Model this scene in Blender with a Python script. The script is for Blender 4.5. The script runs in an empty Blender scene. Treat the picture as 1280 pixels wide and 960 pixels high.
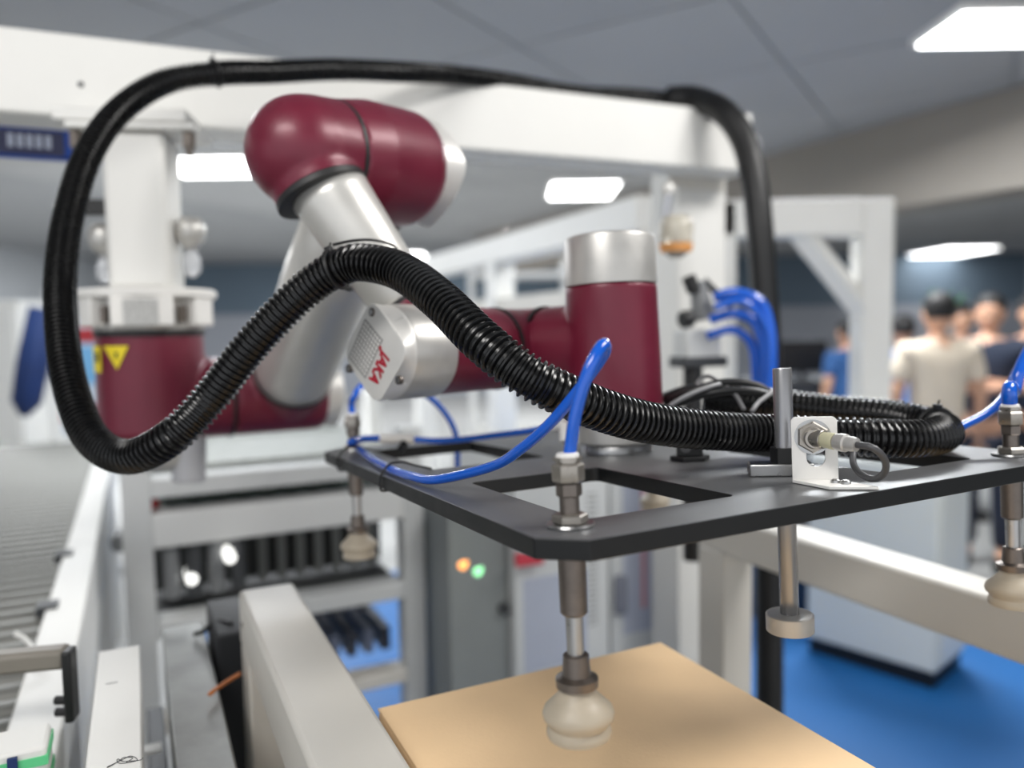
import bpy, bmesh, math, random
from mathutils import Vector as V, Matrix
random.seed(4)
S = bpy.context.scene
COL = S.collection
R = math.radians
F = 963.18                                   # focal length for a 1280 x 960 frame
PITCH, ROLL, CH = -0.07, 0.015, 1.5          # camera pitch, roll and height

# ---------------------------------------------------------------- camera
cd = bpy.data.cameras.new('camera'); cam = bpy.data.objects.new('camera', cd); COL.objects.link(cam)
cd.sensor_width = 36.0; cd.lens = F * 36.0 / 1280.0; cd.clip_start = 0.02; cd.clip_end = 60
cam.matrix_world = Matrix.Translation((0, 0, CH)) @ Matrix.Rotation(R(90) + PITCH, 4, 'X') @ Matrix.Rotation(-ROLL, 4, 'Z')
cd.dof.use_dof = True; cd.dof.focus_distance = 0.72; 
cd.dof.aperture_fstop = (cd.lens / 1000.0) / 0.0135
S.camera = cam

# ---------------------------------------------------------------- world, exposure
w = bpy.data.worlds.new('hall_light'); S.world = w; w.use_nodes = True
w.node_tree.nodes['Background'].inputs[0].default_value = (0.93, 0.96, 1.0, 1)
w.node_tree.nodes['Background'].inputs[1].default_value = 1.08
S.view_settings.view_transform = 'Standard'; S.view_settings.look = 'None'
S.view_settings.exposure = -0.06; S.view_settings.gamma = 1.0
S.view_settings.use_curve_mapping = False
def area(name, loc, tgt, sx, sy, power, col=(1, 1, 1)):
    l = bpy.data.lights.new(name, 'AREA'); l.shape = 'RECTANGLE'; l.size = sx; l.size_y = sy
    l.energy = power; l.color = col
    o = bpy.data.objects.new(name, l); COL.objects.link(o); o.location = loc
    o.rotation_euler = (V(tgt) - V(loc)).to_track_quat('-Z', 'Y').to_euler()
    return o
area('hall_fill', (-0.9, -0.6, 3.02), (-0.5, 1.0, 1.5), 1.2, 0.6, 42, (1, .98, .95))  # unseen area lights under the ceiling, without fittings
area('hall_fill', (1.6, 0.8, 3.02), (0.9, 1.2, 1.2), 1.2, 0.6, 52, (1, .98, .95))
area('hall_fill', (-1.8, 3.6, 3.02), (-1.6, 3.4, 0), 1.2, 0.6, 55, (.95, .98, 1))
area('hall_fill', (1.9, 4.6, 3.02), (1.9, 4.2, 0), 1.2, 0.6, 130, (.95, .98, 1))
area('hall_fill', (3.6, 9.0, 3.02), (3.6, 9.4, 0), 1.2, 0.6, 200, (.9, .95, 1))
area('hall_fill', (-2.4, 8.0, 3.02), (-2.4, 8.4, 0), 1.2, 0.6, 200, (.9, .95, 1))

area('hall_fill', (-5.0, 7.0, 3.02), (-5.0, 7.3, 0), 1.2, 0.6, 220, (.97, .98, 1))  # from here on, fill lights added to brighten the far ceiling and left side
area('hall_fill', (-5.0, 12.5, 3.02), (-5.0, 12.6, 0), 1.2, 0.6, 260, (.97, .98, 1))
area('hall_fill', (0.5, 12.5, 3.02), (0.5, 12.6, 0), 1.2, 0.6, 200, (.97, .98, 1))

# ---------------------------------------------------------------- helpers
def at(px, py, d):
    a = px - 640.0; b = -(py - 480.0)
    c, s = math.cos(ROLL), math.sin(ROLL)
    a, b = c * a + s * b, -s * a + c * b
    q = V((a / F * d, d, b / F * d))
    q = Matrix.Rotation(PITCH, 3, 'X') @ q
    return q + V((0, 0, CH))
def zrot(deg, o=(0, 0, 0)): return Matrix.Translation(o) @ Matrix.Rotation(R(deg), 4, 'Z')
T = zrot(26.0)                                # floor machines, table and carton are laid out on this grid
# the tilted gripper plate: local x runs right-away, y left-away, z is the plate normal
gv = V((0.89675, 0.44238, 0.011716)).normalized(); gn = V((-0.029549, 0.03344, 0.999004)).normalized()
gu = gn.cross(gv).normalized(); gv = gu.cross(gn).normalized()
G = Matrix.Translation(V((0.043815, 0.590773, CH - 0.152624))) @ Matrix(((gv.x, gu.x, gn.x), (gv.y, gu.y, gn.y), (gv.z, gu.z, gn.z))).to_4x4()

_m = {}
def mat(name, col, rough=.5, metal=0., noise=0., nscale=30, bump=0., bscale=200, coat=0., emit=0., trans=0., spec=.5, aniso=0., alpha=None):
    if name in _m: return _m[name]
    m = bpy.data.materials.new(name); m.use_nodes = True; _m[name] = m
    nt = m.node_tree; b = nt.nodes['Principled BSDF']
    c = [(x / 255) for x in col]; c = [x / 12.92 if x <= .04045 else ((x + .055) / 1.055) ** 2.4 for x in c]
    b.inputs['Base Color'].default_value = (*c, 1); b.inputs['Roughness'].default_value = rough
    b.inputs['Metallic'].default_value = metal; b.inputs['Coat Weight'].default_value = coat
    b.inputs['Coat Roughness'].default_value = .28 if name == 'maroon_paint' else .15; b.inputs['Specular IOR Level'].default_value = spec
    b.inputs['Transmission Weight'].default_value = trans
    if emit: b.inputs['Emission Color'].default_value = (*c, 1); b.inputs['Emission Strength'].default_value = emit
    tc = nt.nodes.new('ShaderNodeTexCoord')
    if noise:
        n = nt.nodes.new('ShaderNodeTexNoise'); n.inputs['Scale'].default_value = nscale; n.inputs['Detail'].default_value = 6
        nt.links.new(tc.outputs['Object'], n.inputs['Vector'])
        r = nt.nodes.new('ShaderNodeMapRange'); r.inputs[1].default_value = .3; r.inputs[2].default_value = .7
        r.inputs[3].default_value = 1 - noise; r.inputs[4].default_value = 1 + noise
        nt.links.new(n.outputs[0], r.inputs[0])
        mx = nt.nodes.new('ShaderNodeVectorMath'); mx.operation = 'SCALE'; mx.inputs[0].default_value = c
        nt.links.new(r.outputs[0], mx.inputs['Scale']); nt.links.new(mx.outputs[0], b.inputs['Base Color'])
        r2 = nt.nodes.new('ShaderNodeMapRange'); r2.inputs[3].default_value = max(0, rough - .1); r2.inputs[4].default_value = min(1, rough + .1)
        nt.links.new(n.outputs[0], r2.inputs[0]); nt.links.new(r2.outputs[0], b.inputs['Roughness'])
    if bump:
        n2 = nt.nodes.new('ShaderNodeTexNoise'); n2.inputs['Scale'].default_value = bscale; n2.inputs['Detail'].default_value = 3
        nt.links.new(tc.outputs['Object'], n2.inputs['Vector'])
        bp = nt.nodes.new('ShaderNodeBump'); bp.inputs['Strength'].default_value = bump; bp.inputs['Distance'].default_value = .001
        nt.links.new(n2.outputs[0], bp.inputs['Height']); nt.links.new(bp.outputs[0], b.inputs['Normal'])
    return m
MAROON = mat('maroon_paint', (110, 24, 48), .4, .12, .05, 40, .05, 900, coat=.22)
SILVER = mat('silver_paint', (196, 194, 190), .38, .55, .03, 60, .05, 900)
LINK = mat('link_silver', (214, 212, 207), .36, .45, .03, 20)
CAPM = mat('cap_silver', (222, 220, 216), .4, .3, .02, 50, .05, 700)
STEEL = mat('bright_steel', (186, 186, 186), .3, 1., .05, 90)
NICKEL = mat('nickel', (170, 164, 156), .3, .9, .08, 200)
DSTEEL = mat('dark_steel', (120, 112, 106), .36, .85, .08, 150)
RING = mat('ring_black', (36, 35, 36), .45)
PLATE = mat('plate_anodised', (112, 113, 115), .42, .55, .12, 14, .15, 900)
PLATE_E = mat('plate_edge', (16, 18, 20), .45, .2, .1, 40)
HOSE = mat('hose_black', (13, 13, 14), .26, 0, .05, 50)
HOSEB = mat('hose_black_dull', (12, 12, 14), .42, 0, .05, 50)
BLACK = mat('black_plastic', (18, 18, 19), .42)
BLUE = mat('blue_pu', (10, 92, 206), .16, 0, .02, 30, coat=.6)
GREYC = mat('grey_cable', (74, 74, 76), .42)
WHITE = mat('white_paint', (230, 229, 225), .5, 0, .02, 6)
WHITEM = mat('bracket_white', (236, 234, 230), .45, 0, .02, 30)
CREAM = mat('cream_paint', (214, 210, 202), .42, .05, .03, 5)
GREY = mat('grey_paint', (120, 122, 124), .5, 0, .05, 8)
LGREY = mat('light_grey_paint', (200, 202, 202), .5, 0, .04, 8)
DGREY = mat('dark_grey_paint', (58, 60, 63), .55, 0, .08, 10)
CUP = mat('silicone', (200, 188, 168), .42, 0, .03, 60, trans=.25)
CARD = mat('cardboard', (244, 210, 166), .8, 0, .04, 9, .25, 260)
YEL = mat('yellow_sticker', (236, 214, 40), .5)
PRINT = mat('maroon_print', (168, 14, 44), .5)
DIMP = mat('dimple_dark', (150, 148, 146), .5, .2)
FLOOR = mat('blue_epoxy', (22, 98, 164), .55, 0, .1, 1.5, .1, 60)
BLUE2 = mat('blue_cloth', (18, 46, 98), .7, 0, .1, 10)
LBLUE = mat('panel_blue', (190, 197, 214), .5, 0, .02, 10)
LAMP = mat('lamp_panel', (255, 255, 255), .5, emit=9)

class MB:
    def __init__(s): s.v = []; s.f = []; s.m = []; s.mats = [0]; s.cur = 0
    def add(s, vs, fs):
        n = len(s.v); s.v += [V(p) for p in vs]; s.f += [tuple(i + n for i in q) for q in fs]; s.m += [s.cur] * len(fs); return s
    def box(s, lo, hi, M=Matrix()):
        x0, y0, z0 = lo; x1, y1, z1 = hi
        p = [(x0, y0, z0), (x1, y0, z0), (x1, y1, z0), (x0, y1, z0), (x0, y0, z1), (x1, y0, z1), (x1, y1, z1), (x0, y1, z1)]
        return s.add([M @ V(q) for q in p], [(0, 3, 2, 1), (4, 5, 6, 7), (0, 1, 5, 4), (1, 2, 6, 5), (2, 3, 7, 6), (3, 0, 4, 7)])
    def prism(s, poly, z0, z1, M=Matrix()):
        n = len(poly)
        vs = [M @ V((x, y, z0)) for x, y in poly] + [M @ V((x, y, z1)) for x, y in poly]
        return s.add(vs, [tuple(range(n - 1, -1, -1)), tuple(range(n, 2 * n))] + [(i, (i + 1) % n, n + (i + 1) % n, n + i) for i in range(n)])
    def lathe(s, o, ax, prof, n=32, rf=None, x=None):
        """prof: (height, radius); closed at both ends; rf(theta, k) scales radius"""
        o = V(o); ax = V(ax).normalized()
        x = V(x) if x is not None else (V((0, 0, 1)) if abs(ax.z) < .9 else V((1, 0, 0)))
        x = (x - ax * x.dot(ax)).normalized(); y = ax.cross(x)
        vs = []; fs = []
        for k, (h, r) in enumerate(prof):
            for i in range(n):
                t = 2 * math.pi * i / n; rr = r * (rf(t, k) if rf else 1)
                vs.append(o + ax * h + (x * math.cos(t) + y * math.sin(t)) * rr)
        for k in range(len(prof) - 1):
            for i in range(n):
                j = (i + 1) % n; fs.append((k * n + i, k * n + j, (k + 1) * n + j, (k + 1) * n + i))
        vs.append(o + ax * prof[0][0]); vs.append(o + ax * prof[-1][0]); a = len(vs) - 2
        for i in range(n):
            j = (i + 1) % n; fs.append((a, j, i)); fs.append((a + 1, (len(prof) - 1) * n + i, (len(prof) - 1) * n + j))
        return s.add(vs, fs)
    def cyl(s, a, b, r, r2=None, n=24, bev=0.):
        a, b = V(a), V(b); L = (b - a).length; r2 = r if r2 is None else r2
        pr = [(0, r), (L, r2)] if not bev else [(0, r - bev), (bev, r), (L - bev, r2), (L, r2 - bev)]
        return s.lathe(a, b - a, pr, n)
    def hexn(s, a, b, r): return s.cyl(a, b, r, n=6)
    def sphere(s, c, r, n=24, m=12):
        return s.lathe(V(c), (0, 0, 1), [(-r * math.cos(math.pi * k / m), max(1e-5, r * math.sin(math.pi * k / m))) for k in range(1, m)], n)
    def sweep(s, pts, rad, n=12):
        """pts dense list of points; rad number or list"""
        k = len(pts); d = [(pts[min(i + 1, k - 1)] - pts[max(i - 1, 0)]).normalized() for i in range(k)]
        x = d[0].orthogonal().normalized(); vs = []; fs = []
        for i in range(k):
            x = (x - d[i] * x.dot(d[i])).normalized(); y = d[i].cross(x); r = rad[i] if isinstance(rad, list) else rad
            for j in range(n):
                t = 2 * math.pi * j / n; vs.append(pts[i] + (x * math.cos(t) + y * math.sin(t)) * r)
        for i in range(k - 1):
            for j in range(n):
                q = (j + 1) % n; fs.append((i * n + j, i * n + q, (i + 1) * n + q, (i + 1) * n + j))
        fs.append(tuple(range(n - 1, -1, -1))); fs.append(tuple((k - 1) * n + j for j in range(n)))
        return s.add(vs, fs)
MW = {}
def mesh_of(mb, mats, M, smooth):
    me = bpy.data.meshes.new('m'); inv = M.inverted()
    me.from_pydata([tuple(inv @ p) for p in mb.v], [], mb.f); me.update()
    for q in (mats if isinstance(mats, (list, tuple)) else [mats]): me.materials.append(q)
    for i, p in enumerate(me.polygons): p.material_index = mb.m[i]
    if smooth:
        me.shade_smooth() if hasattr(me, 'shade_smooth') else None
        for p in me.polygons: p.use_smooth = True
        if smooth != 'all': me.set_sharp_from_angle(angle=R(smooth if smooth is not True else 35))
    return me
def thing(name, label, cat, loc=(0, 0, 0), rz=0., group=None, M=None):
    o = bpy.data.objects.new(name, None); o.empty_display_size = .05; COL.objects.link(o)
    m = M if M is not None else zrot(rz, loc)
    o.matrix_world = m; MW[o] = m
    o['label'] = label; o['category'] = cat
    if group: o['group'] = group
    return o
def part(name, mb, mats, parent, smooth=True, bev=0., bseg=2, label=None, kind=None):
    """verts are world coordinates; the parent keeps its own frame"""
    M = MW[parent]; me = mesh_of(mb, mats, M, smooth); o = bpy.data.objects.new(name, me); COL.objects.link(o)
    me.name = name; o.parent = parent; MW[o] = M
    if bev:
        b = o.modifiers.new('bevel', 'BEVEL'); b.width = bev; b.segments = bseg; b.limit_method = 'ANGLE'; b.angle_limit = R(35)
        b.harden_normals = False
    if label: o['label'] = label
    if kind: o['kind'] = kind
    return o
def single(name, mb, mats, label, cat, smooth=True, bev=0., group=None, loc=(0, 0, 0), kind=None):
    M = Matrix.Translation(loc); me = mesh_of(mb, mats, M, smooth); me.name = name
    o = bpy.data.objects.new(name, me); o.location = loc; COL.objects.link(o); MW[o] = M
    if bev:
        b = o.modifiers.new('bevel', 'BEVEL'); b.width = bev; b.segments = 2; b.limit_method = 'ANGLE'; b.angle_limit = R(35)
    if label: o['label'] = label; o['category'] = cat
    if group: o['group'] = group
    if kind: o['kind'] = kind
    return o
def struct(name, mb, mats, bev=0.):
    o = single(name, mb, mats, None, None, False, bev); o['kind'] = 'structure'; return o
def dup(root, M, label=None):
    r = root.copy(); COL.objects.link(r); r.matrix_world = M; MW[r] = M
    if label: r['label'] = label
    for ch in list(root.children):
        c = ch.copy(); COL.objects.link(c); c.parent = r
        for g in ch.children:
            d = g.copy(); COL.objects.link(d); d.parent = c
    return r
def voxel(o, size, smooth=6):
    r = o.modifiers.new('remesh', 'REMESH'); r.mode = 'VOXEL'; r.voxel_size = size; r.use_smooth_shade = True
    s = o.modifiers.new('smooth', 'SMOOTH'); s.factor = .5; s.iterations = smooth
def crom(P, step=.004):
    P = [V(p) for p in P]; Q = [P[0] * 2 - P[1]] + P + [P[-1] * 2 - P[-2]]; out = []
    for i in range(1, len(Q) - 2):
        a, b, c, d = Q[i - 1:i + 3]; n = max(4, int((c - b).length / step * 2))
        for k in range(n):
            t = k / n; out.append(.5 * ((2 * b) + (c - a) * t + (2 * a - 5 * b + 4 * c - d) * t * t + (3 * b - a - 3 * c + d) * t ** 3))
    out.append(P[-1]); res = [out[0]]; acc = 0.; L = [0.]
    for i in range(1, len(out)): L.append(L[-1] + (out[i] - out[i - 1]).length)
    return out, L
def resample(P, stations=None, step=.004):
    out, L = crom(P, step); tot = L[-1]
    if stations is None: stations = [tot * k / max(2, int(tot / step)) for k in range(max(2, int(tot / step)) + 1)]
    res = []; j = 0
    for s in stations:
        s = min(s, tot - 1e-9)
        while L[j + 1] < s: j += 1
        t = (s - L[j]) / max(1e-9, L[j + 1] - L[j]); res.append(out[j].lerp(out[j + 1], t))
    return res, tot
def tubeobj(name, P, r, m, label, cat, n=12, step=.006, group=None):
    mb = MB(); pts, _ = resample(P, step=step); mb.sweep(pts, r, n); return single(name, mb, m, label, cat, 'all', group=group, loc=P[0])
def tubepart(name, P, r, m, parent, n=12, step=.006, label=None):
    mb = MB(); pts, _ = resample(P, step=step); mb.sweep(pts, r, n); return part(name, mb, m, parent, 'all', label=label)
def corrugated(mb, P, r, pitch=.0062, depth=.0032, n=22):
    _, tot = resample(P, step=.005); st = []; rd = []; s = 0.
    while s < tot - pitch:
        for f_, q in ((0, 0), (.1, .55), (.2, .95), (.42, 1.), (.55, .55), (.64, 0)): st.append(s + f_ * pitch); rd.append(r - depth * (1 - q))
        s += pitch
    pts, _ = resample(P, st, .005); mb.sweep(pts, rd, n)
def text_mesh(txt, size, M, name, m, parent, extrude=.0004, bold=.0):
    cu = bpy.data.curves.new('t', 'FONT'); cu.body = txt; cu.size = size; cu.extrude = extrude; cu.align_x = 'CENTER'; cu.align_y = 'CENTER'; cu.offset = bold
    t = bpy.data.objects.new('t', cu); me = bpy.data.meshes.new_from_object(t)
    bpy.data.objects.remove(t); me.transform(MW[parent].inverted() @ M); me.materials.clear(); me.materials.append(m); me.name = name
    o = bpy.data.objects.new(name, me); COL.objects.link(o); o.parent = parent; MW[o] = MW[parent]; return o
def basis(o, x, y):
    x = V(x).normalized(); z = x.cross(V(y)).normalized(); y = z.cross(x)
    return Matrix.Translation(o) @ Matrix(((x.x, y.x, z.x), (x.y, y.y, z.y), (x.z, y.z, z.z))).to_4x4()

# ================================================================= THE HALL
mb = MB().box((-9, -3, -.1), (12, 19, 0)); fl = struct('floor', mb, mat('floor_grey', (170, 170, 168), .5, 0, .06, 1.5))
part('painted_zone', MB().box((.25, 1.45, 0), (4.2, 4.6, .002), T), FLOOR, fl, False)
CEIL = mat('ceiling_grey', (150, 152, 154), .8, 0, .05, .8); CEILP = mat('ceiling_panel', (164, 165, 166), .8, 0, .05, .6)
mb = MB().box((-9, -3, 3.12), (12, 19, 3.3)); ce = struct('ceiling', mb, CEIL)
pm = MB().box((-.591, -.591, -.010), (.591, .591, 0)); pme = mesh_of(pm, CEILP, Matrix(), False)
mholes = [(-1.9, 7.45), (.75, 8.9), (2.6, 4.0), (8.2, 15.2), (-1.3, 12.5), (3.4, 8.0)]
for i in range(-6, 9):
    for j in range(-2, 14):
        c = zrot(-32) @ V((i * 1.2, j * 1.2, 0)); c = V((c.x, c.y + 1.0, 3.12))
        if -8.2 < c.x < 11 and -2 < c.y < 18:
            o = bpy.data.objects.new('ceiling_panel', pme); COL.objects.link(o); o.parent = ce; o.location = c; o.rotation_euler = (0, 0, R(-32))
WALLB = mat('wall_blue_grey', (92, 108, 122), .7, 0, .05, .5); WALLL = mat('wall_light_grey', (150, 154, 162), .7, 0, .05, .5)
mb = MB().box((-9, 18, 0), (12, 18.2, 3.12)); wb = struct('wall_back', mb, WALLB)
mb = MB().box((-9, 17.96, 0), (12, 18.0, 1.95)); part('lower_wall_panel', mb, WALLL, wb, False)
mb = MB().box((-9.2, -3, 0), (-9, 18.2, 3.12)); struct('wall_left', mb, mat('wall_pale', (186, 190, 194), .7))
mb = MB().box((12, -3, 0), (12.2, 18.2, 3.12)); struct('wall_right', mb, WALLL)
mb = MB(); mb.box((-.2, 0, 2.42), (.2, 11, 3.12), zrot(27.0, (4.6, 3.6, 0))); struct('trim_1', mb, mat('soffit_taupe', (142, 136, 128), .8, 0, .03, 2))
def ceiling_light(px, py, wdt, dep, ang, lab):
    d = 1.0; p = at(px, py, 1.0); k = (3.07 - CH) / (p.z - CH); loc = V((p.x * k, p.y * k, 3.07))
    t = thing('ceiling_light', lab, 'ceiling light', loc, ang); M = MW[t]
    part('lamp_frame', MB().box((-wdt / 2 - .03, -dep / 2 - .03, 0), (wdt / 2 + .03, dep / 2 + .03, .048), M), WHITE, t, False)
    part('diffuser', MB().box((-wdt / 2, -dep / 2, -.012), (wdt / 2, dep / 2, .004), M), LAMP, t, False)
ceiling_light(1262, 36, .75, .45, 0, 'bright ceiling light panel in the top right corner, nearest the camera')
ceiling_light(728, 238, .72, .9, 0, 'ceiling light glowing under the white gantry beam, above the silver wrist cap')
ceiling_light(265, 209, .8, .7, 0, 'wide ceiling light seen between the white column and the maroon elbow')
ceiling_light(1190, 315, 1.1, 1.6, 0, 'far ceiling light above the group of people')
ceiling_light(512, 322, .7, 1.6, 0, 'small far ceiling light seen beside the black hose above the wrist')

# ---------------------------------------------------------------- gantry carrying the robot
bo = at(0, 80, 1.42); BZ0, BZ1 = CH + .417, CH + .573
BM = zrot(22.7, (bo.x, bo.y, 0))
g = thing('gantry', 'long white gantry beam the robot hangs from, with its right-hand post', 'gantry', M=BM)
part('cross_beam', MB().box((-1.2, 0, BZ0), (1.73, .12, BZ1), BM), WHITE, g, True, .006)
mb = MB().box((1.58, .13, 0), (1.745, .27, BZ1 - .02), BM); part('post', mb, WHITE, g, True, .006)
mb = MB().box((1.545, .121, BZ0 - .03), (1.735, .13, BZ1 - .01), BM); part('joint_plate', mb, CREAM, g, True, .002)
part('foot_plate', MB().box((1.28, .06, 0), (1.61, .34, .0), BM) if False else MB().box((1.50, .08, 0.0005), (1.78, .32, .012), BM), GREY, g, True, .002)
h = at(99, 101, 1.45); mb = MB(); q = BM.inverted() @ h; q.y = -.0008
mb.cyl(BM @ V((q.x, .004, q.z)), BM @ V((q.x, -.0016, q.z)), .0055, n=16); part('bolt_hole', mb, DGREY, g)
# blue light box slung behind the beam on the left
bx = at(50, 178, 1.62); bm = zrot(22.7, bx); t = thing('signboard', 'blue signboard under the gantry beam at the left edge', 'sign', M=bm)
part('case', MB().box((-.22, 0, -.033), (.125, .03, .033), bm), mat('sign_blue', (22, 74, 170), .5), t, True, .01)
part('face', MB().box((-.10, -.002, -.027), (.045, .002, .024), bm), mat('sign_dark', (60, 62, 92), .5), t, False)
mb = MB()
for k in range(5): mb.box((-.058 + k * .017, -.0045, -.013), (-.047 + k * .017, -.0015, .014), bm)
part('lettering', mb, mat('sign_white', (190, 196, 214), .5), t, False)
part('hanger', MB().box((-.12, .01, .03), (-.09, .02, .2), bm).box((.0, .01, .03), (.03, .02, .2), bm), GREY, t, False)

# column the robot base hangs from
DB = 1.50; jc = at(187, 400, DB); jc.x += .0
cz = lambda py: at(187, py, DB).z
cb = Matrix.Translation((jc.x, jc.y, 0)) @ Matrix.Rotation(R(8), 4, 'Z')
t = thing('mounting_column', 'white square column hanging from the gantry beam above the robot base', 'column', M=Matrix.Translation((0, 0, cz(362))) @ cb)
def cx(px, py=300, d=DB): return at(px, py, d).x - jc.x
part('column_tube', MB().box((-.056, -.055, cz(364)), (.056, .055, cz(176)), cb), WHITE, t, True, .012)
part('top_plate', MB().box((-.11, -.07, cz(176)), (.115, .075, cz(168)), cb), WHITE, t, True, .003)
part('clamp_plate', MB().box((-.135, -.06, cz(166)), (.10, .06, cz(150)), cb), WHITE, t, True, .004)
for sx in (-.098, .10):
    mb = MB().hexn(cb @ V((sx, -.05, cz(196))), cb @ V((sx, -.05, cz(177))), .012).cyl(cb @ V((sx, -.05, cz(205))), cb @ V((sx, -.05, cz(196))), .007)
    part('bolt', mb, DSTEEL, t)
part('side_bracket', MB().box((-.125, -.02, cz(272)), (-.056, .0, cz(253)), cb), BLACK, t, True, .002)
part('flange', MB().lathe((jc.x, jc.y, cz(375)), (0, 0, 1), [(0, .118), (.004, .124), (cz(363) - cz(375) - .004, .124), (cz(363) - cz(375), .119)], 48), WHITEM, t)
# air fittings hanging either side of the column
for k, (px, py) in enumerate(((130, 300), (238, 292))):
    c = at(px, py, DB); lab = ['silver drop-shaped air fitting left of the white column', 'silver drop-shaped air fitting right of the white column'][k]
    f = thing('air_fitting', lab, 'fitting', c)
    part('body', MB().lathe(c, (0, 0, 1), [(-.03, .012), (-.012, .027), (.012, .03), (.03, .02)], 20), SILVER, f, 'all')
    part('bowl', MB().lathe(c + V((0, 0, -.085)), (0, 0, 1), [(0, .006), (.012, .017), (.035, .017), (.055, .008)], 16), mat('frosted', (214, 216, 220), .2, trans=.3), f, 'all')
    part('stem', MB().cyl(c, V((jc.x + (-.05 if k == 0 else .05), jc.y, c.z)), .006), SILVER, f)

# ================================================================= ROBOT ARM
AE = V((.866, .5, -.02)).normalized()                    # shoulder and elbow axis
rb = thing('robot_arm', 'maroon and silver six-axis robot arm hanging over the gripper plate', 'robot', (jc.x, jc.y, cz(400)))
JZ1, JZ0 = cz(417), cz(546)
part('base_casting', MB().lathe((jc.x, jc.y, cz(413)), (0, 0, 1), [(0, .098), (.004, .1), (cz(376) - cz(413), .1)], 48), SILVER, rb)
for a in (-11, 49, 109, 169, 229):
    m = zrot(a, (jc.x, jc.y, 0)); part('mounting_lug', MB().box((.085, -.026, cz(408)), (.118, .026, cz(374)), m), WHITEM, rb, True, .003)
m = zrot(-90 + 22, (jc.x, jc.y, 0))
part('label_plate', MB().box((.119, -.030, cz(407)), (.1205, .028, cz(377)), zrot(-71, (jc.x, jc.y, 0))), mat('label_grey', (186, 186, 184), .5, 0, .25, 260), rb, False)
part('lug_front', MB().box((.09, -.052, cz(408)), (.119, .052, cz(373)), zrot(-71, (jc.x, jc.y, 0))), WHITEM, rb, True, .003)
for a in (-109, -33, -125, -17):
    m = zrot(a, (jc.x, jc.y, 0)); part('bolt', MB().cyl(m @ V((.107, 0, cz(404))), m @ V((.107, 0, cz(384))), .008, n=6), DSTEEL, rb)
part('base_ring', MB().cyl((jc.x, jc.y, cz(420)), (jc.x, jc.y, cz(413)), .0995, n=48), RING, rb)
# shoulder: vertical housing, stub and the transverse joint
SH = at(357, 492, 1.64); s0 = V((jc.x, jc.y, SH.z)); sdir = (V((SH.x, SH.y, s0.z)) - s0).normalized()
mb = MB(); mb.lathe((jc.x, jc.y, JZ0), (0, 0, 1), [(0, .092), (.01, .099), (.1, .099), (JZ1 - JZ0, .096)], 48)
mb.lathe(s0, sdir, [(0, .08), (.145, .08)], 40)
o = part('shoulder_housing', mb, MAROON, rb, 'all'); voxel(o, .0045, 10)
part('base_cap', MB().lathe((jc.x, jc.y, JZ0), (0, 0, -1), [(-.01, .088), (.03, .088), (.05, .082), (.062, .06)], 40), SILVER, rb)
part('drain_tube', MB().cyl(at(236, 545, DB), at(236, 602, DB), .033, .031, n=24, bev=.003), mat('grey_clear', (190, 190, 194), .3, trans=.2), rb)
part('shoulder_ring', MB().cyl(s0 + sdir * .136, s0 + sdir * .142, .0815, n=48), RING, rb)
SHR = (SH - s0).length
EL = at(468, 206, 1.10); 
up = (EL - SH); upd = up.normalized()
mb = MB(); mb.lathe(s0 + sdir * .144, sdir, [(0, .08), (SHR + .06 - .144, .08), (SHR + .075 - .144, .074)], 40)
mb.lathe(SH, upd, [(0, .078), (.088, .0785)], 40)
o = part('upper_arm_joint', mb, MAROON, rb, 'all'); voxel(o, .0045, 10)
def diamond(p=1.35):
    return lambda t, k: 1.0 if k < 2 else 1.0 / ((abs(math.cos(t)) ** p + abs(math.sin(t)) ** p) ** (1 / p))
c0 = s0 + sdir * (SHR + .072)
part('shoulder_cap', MB().lathe(c0, sdir, [(0, .074), (.008, .074), (.03, .078), (.036, .07)], 64, diamond(1.6)), CAPM, rb)
part('upper_arm_ring', MB().cyl(SH + upd * .082, SH + upd * .09, .080, n=48), RING, rb)
mb = MB(); L = up.length; mb.lathe(SH + upd * .09, upd, [(0, .077), (.03, .0795), (L * .5, .077), (L - .15, .070)], 48)
part('upper_arm', mb, LINK, rb, 'all')
part('upper_arm_ring', MB().cyl(EL - upd * .072, EL - upd * .064, .072, n=48), RING, rb)
# elbow
BL = at(378, 191, 1.0); ed = (EL + AE * .0 - BL); ed = V((ed.x, ed.y, ed.z)).normalized(); LE = (EL - BL).length
FA0 = at(380, 204, 1.0); J4 = at(497, 436, .985)
fd = (J4 - BL).normalized()
rp = LE * .36
mb = MB(); mb.sphere(BL, .0725, 40, 20); mb.lathe(BL, ed, [(0, .0735), (rp, .0755)], 40); mb.lathe(BL, fd, [(0, .061), (.062, .060)], 40)
o = part('elbow_housing', mb, MAROON, rb, 'all'); voxel(o, .0035, 9)
part('elbow_ring', MB().cyl(BL + ed * (rp - .004), BL + ed * (rp + .002), .0755, n=56), RING, rb)
mb = MB(); mb.lathe(BL + ed * (rp + .002), ed, [(0, .076), (.045, .084), (LE + .052 - rp, .084), (LE + .068 - rp, .078)], 48)
mb.lathe(EL, -upd, [(0, .070), (.066, .070)], 40)
o = part('elbow_body', mb, MAROON, rb, 'all'); voxel(o, .0035, 8)
part('elbow_cap', MB().lathe(BL + ed * (LE + .064), ed, [(0, .070), (.004, .072), (.040, .083), (.050, .074)], 64, diamond(1.45)), CAPM, rb, True)
part('forearm_ring', MB().lathe(BL + fd * .054, fd, [(0, .0595), (.002, .061), (.009, .061), (.011, .054)], 48), RING, rb)
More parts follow.
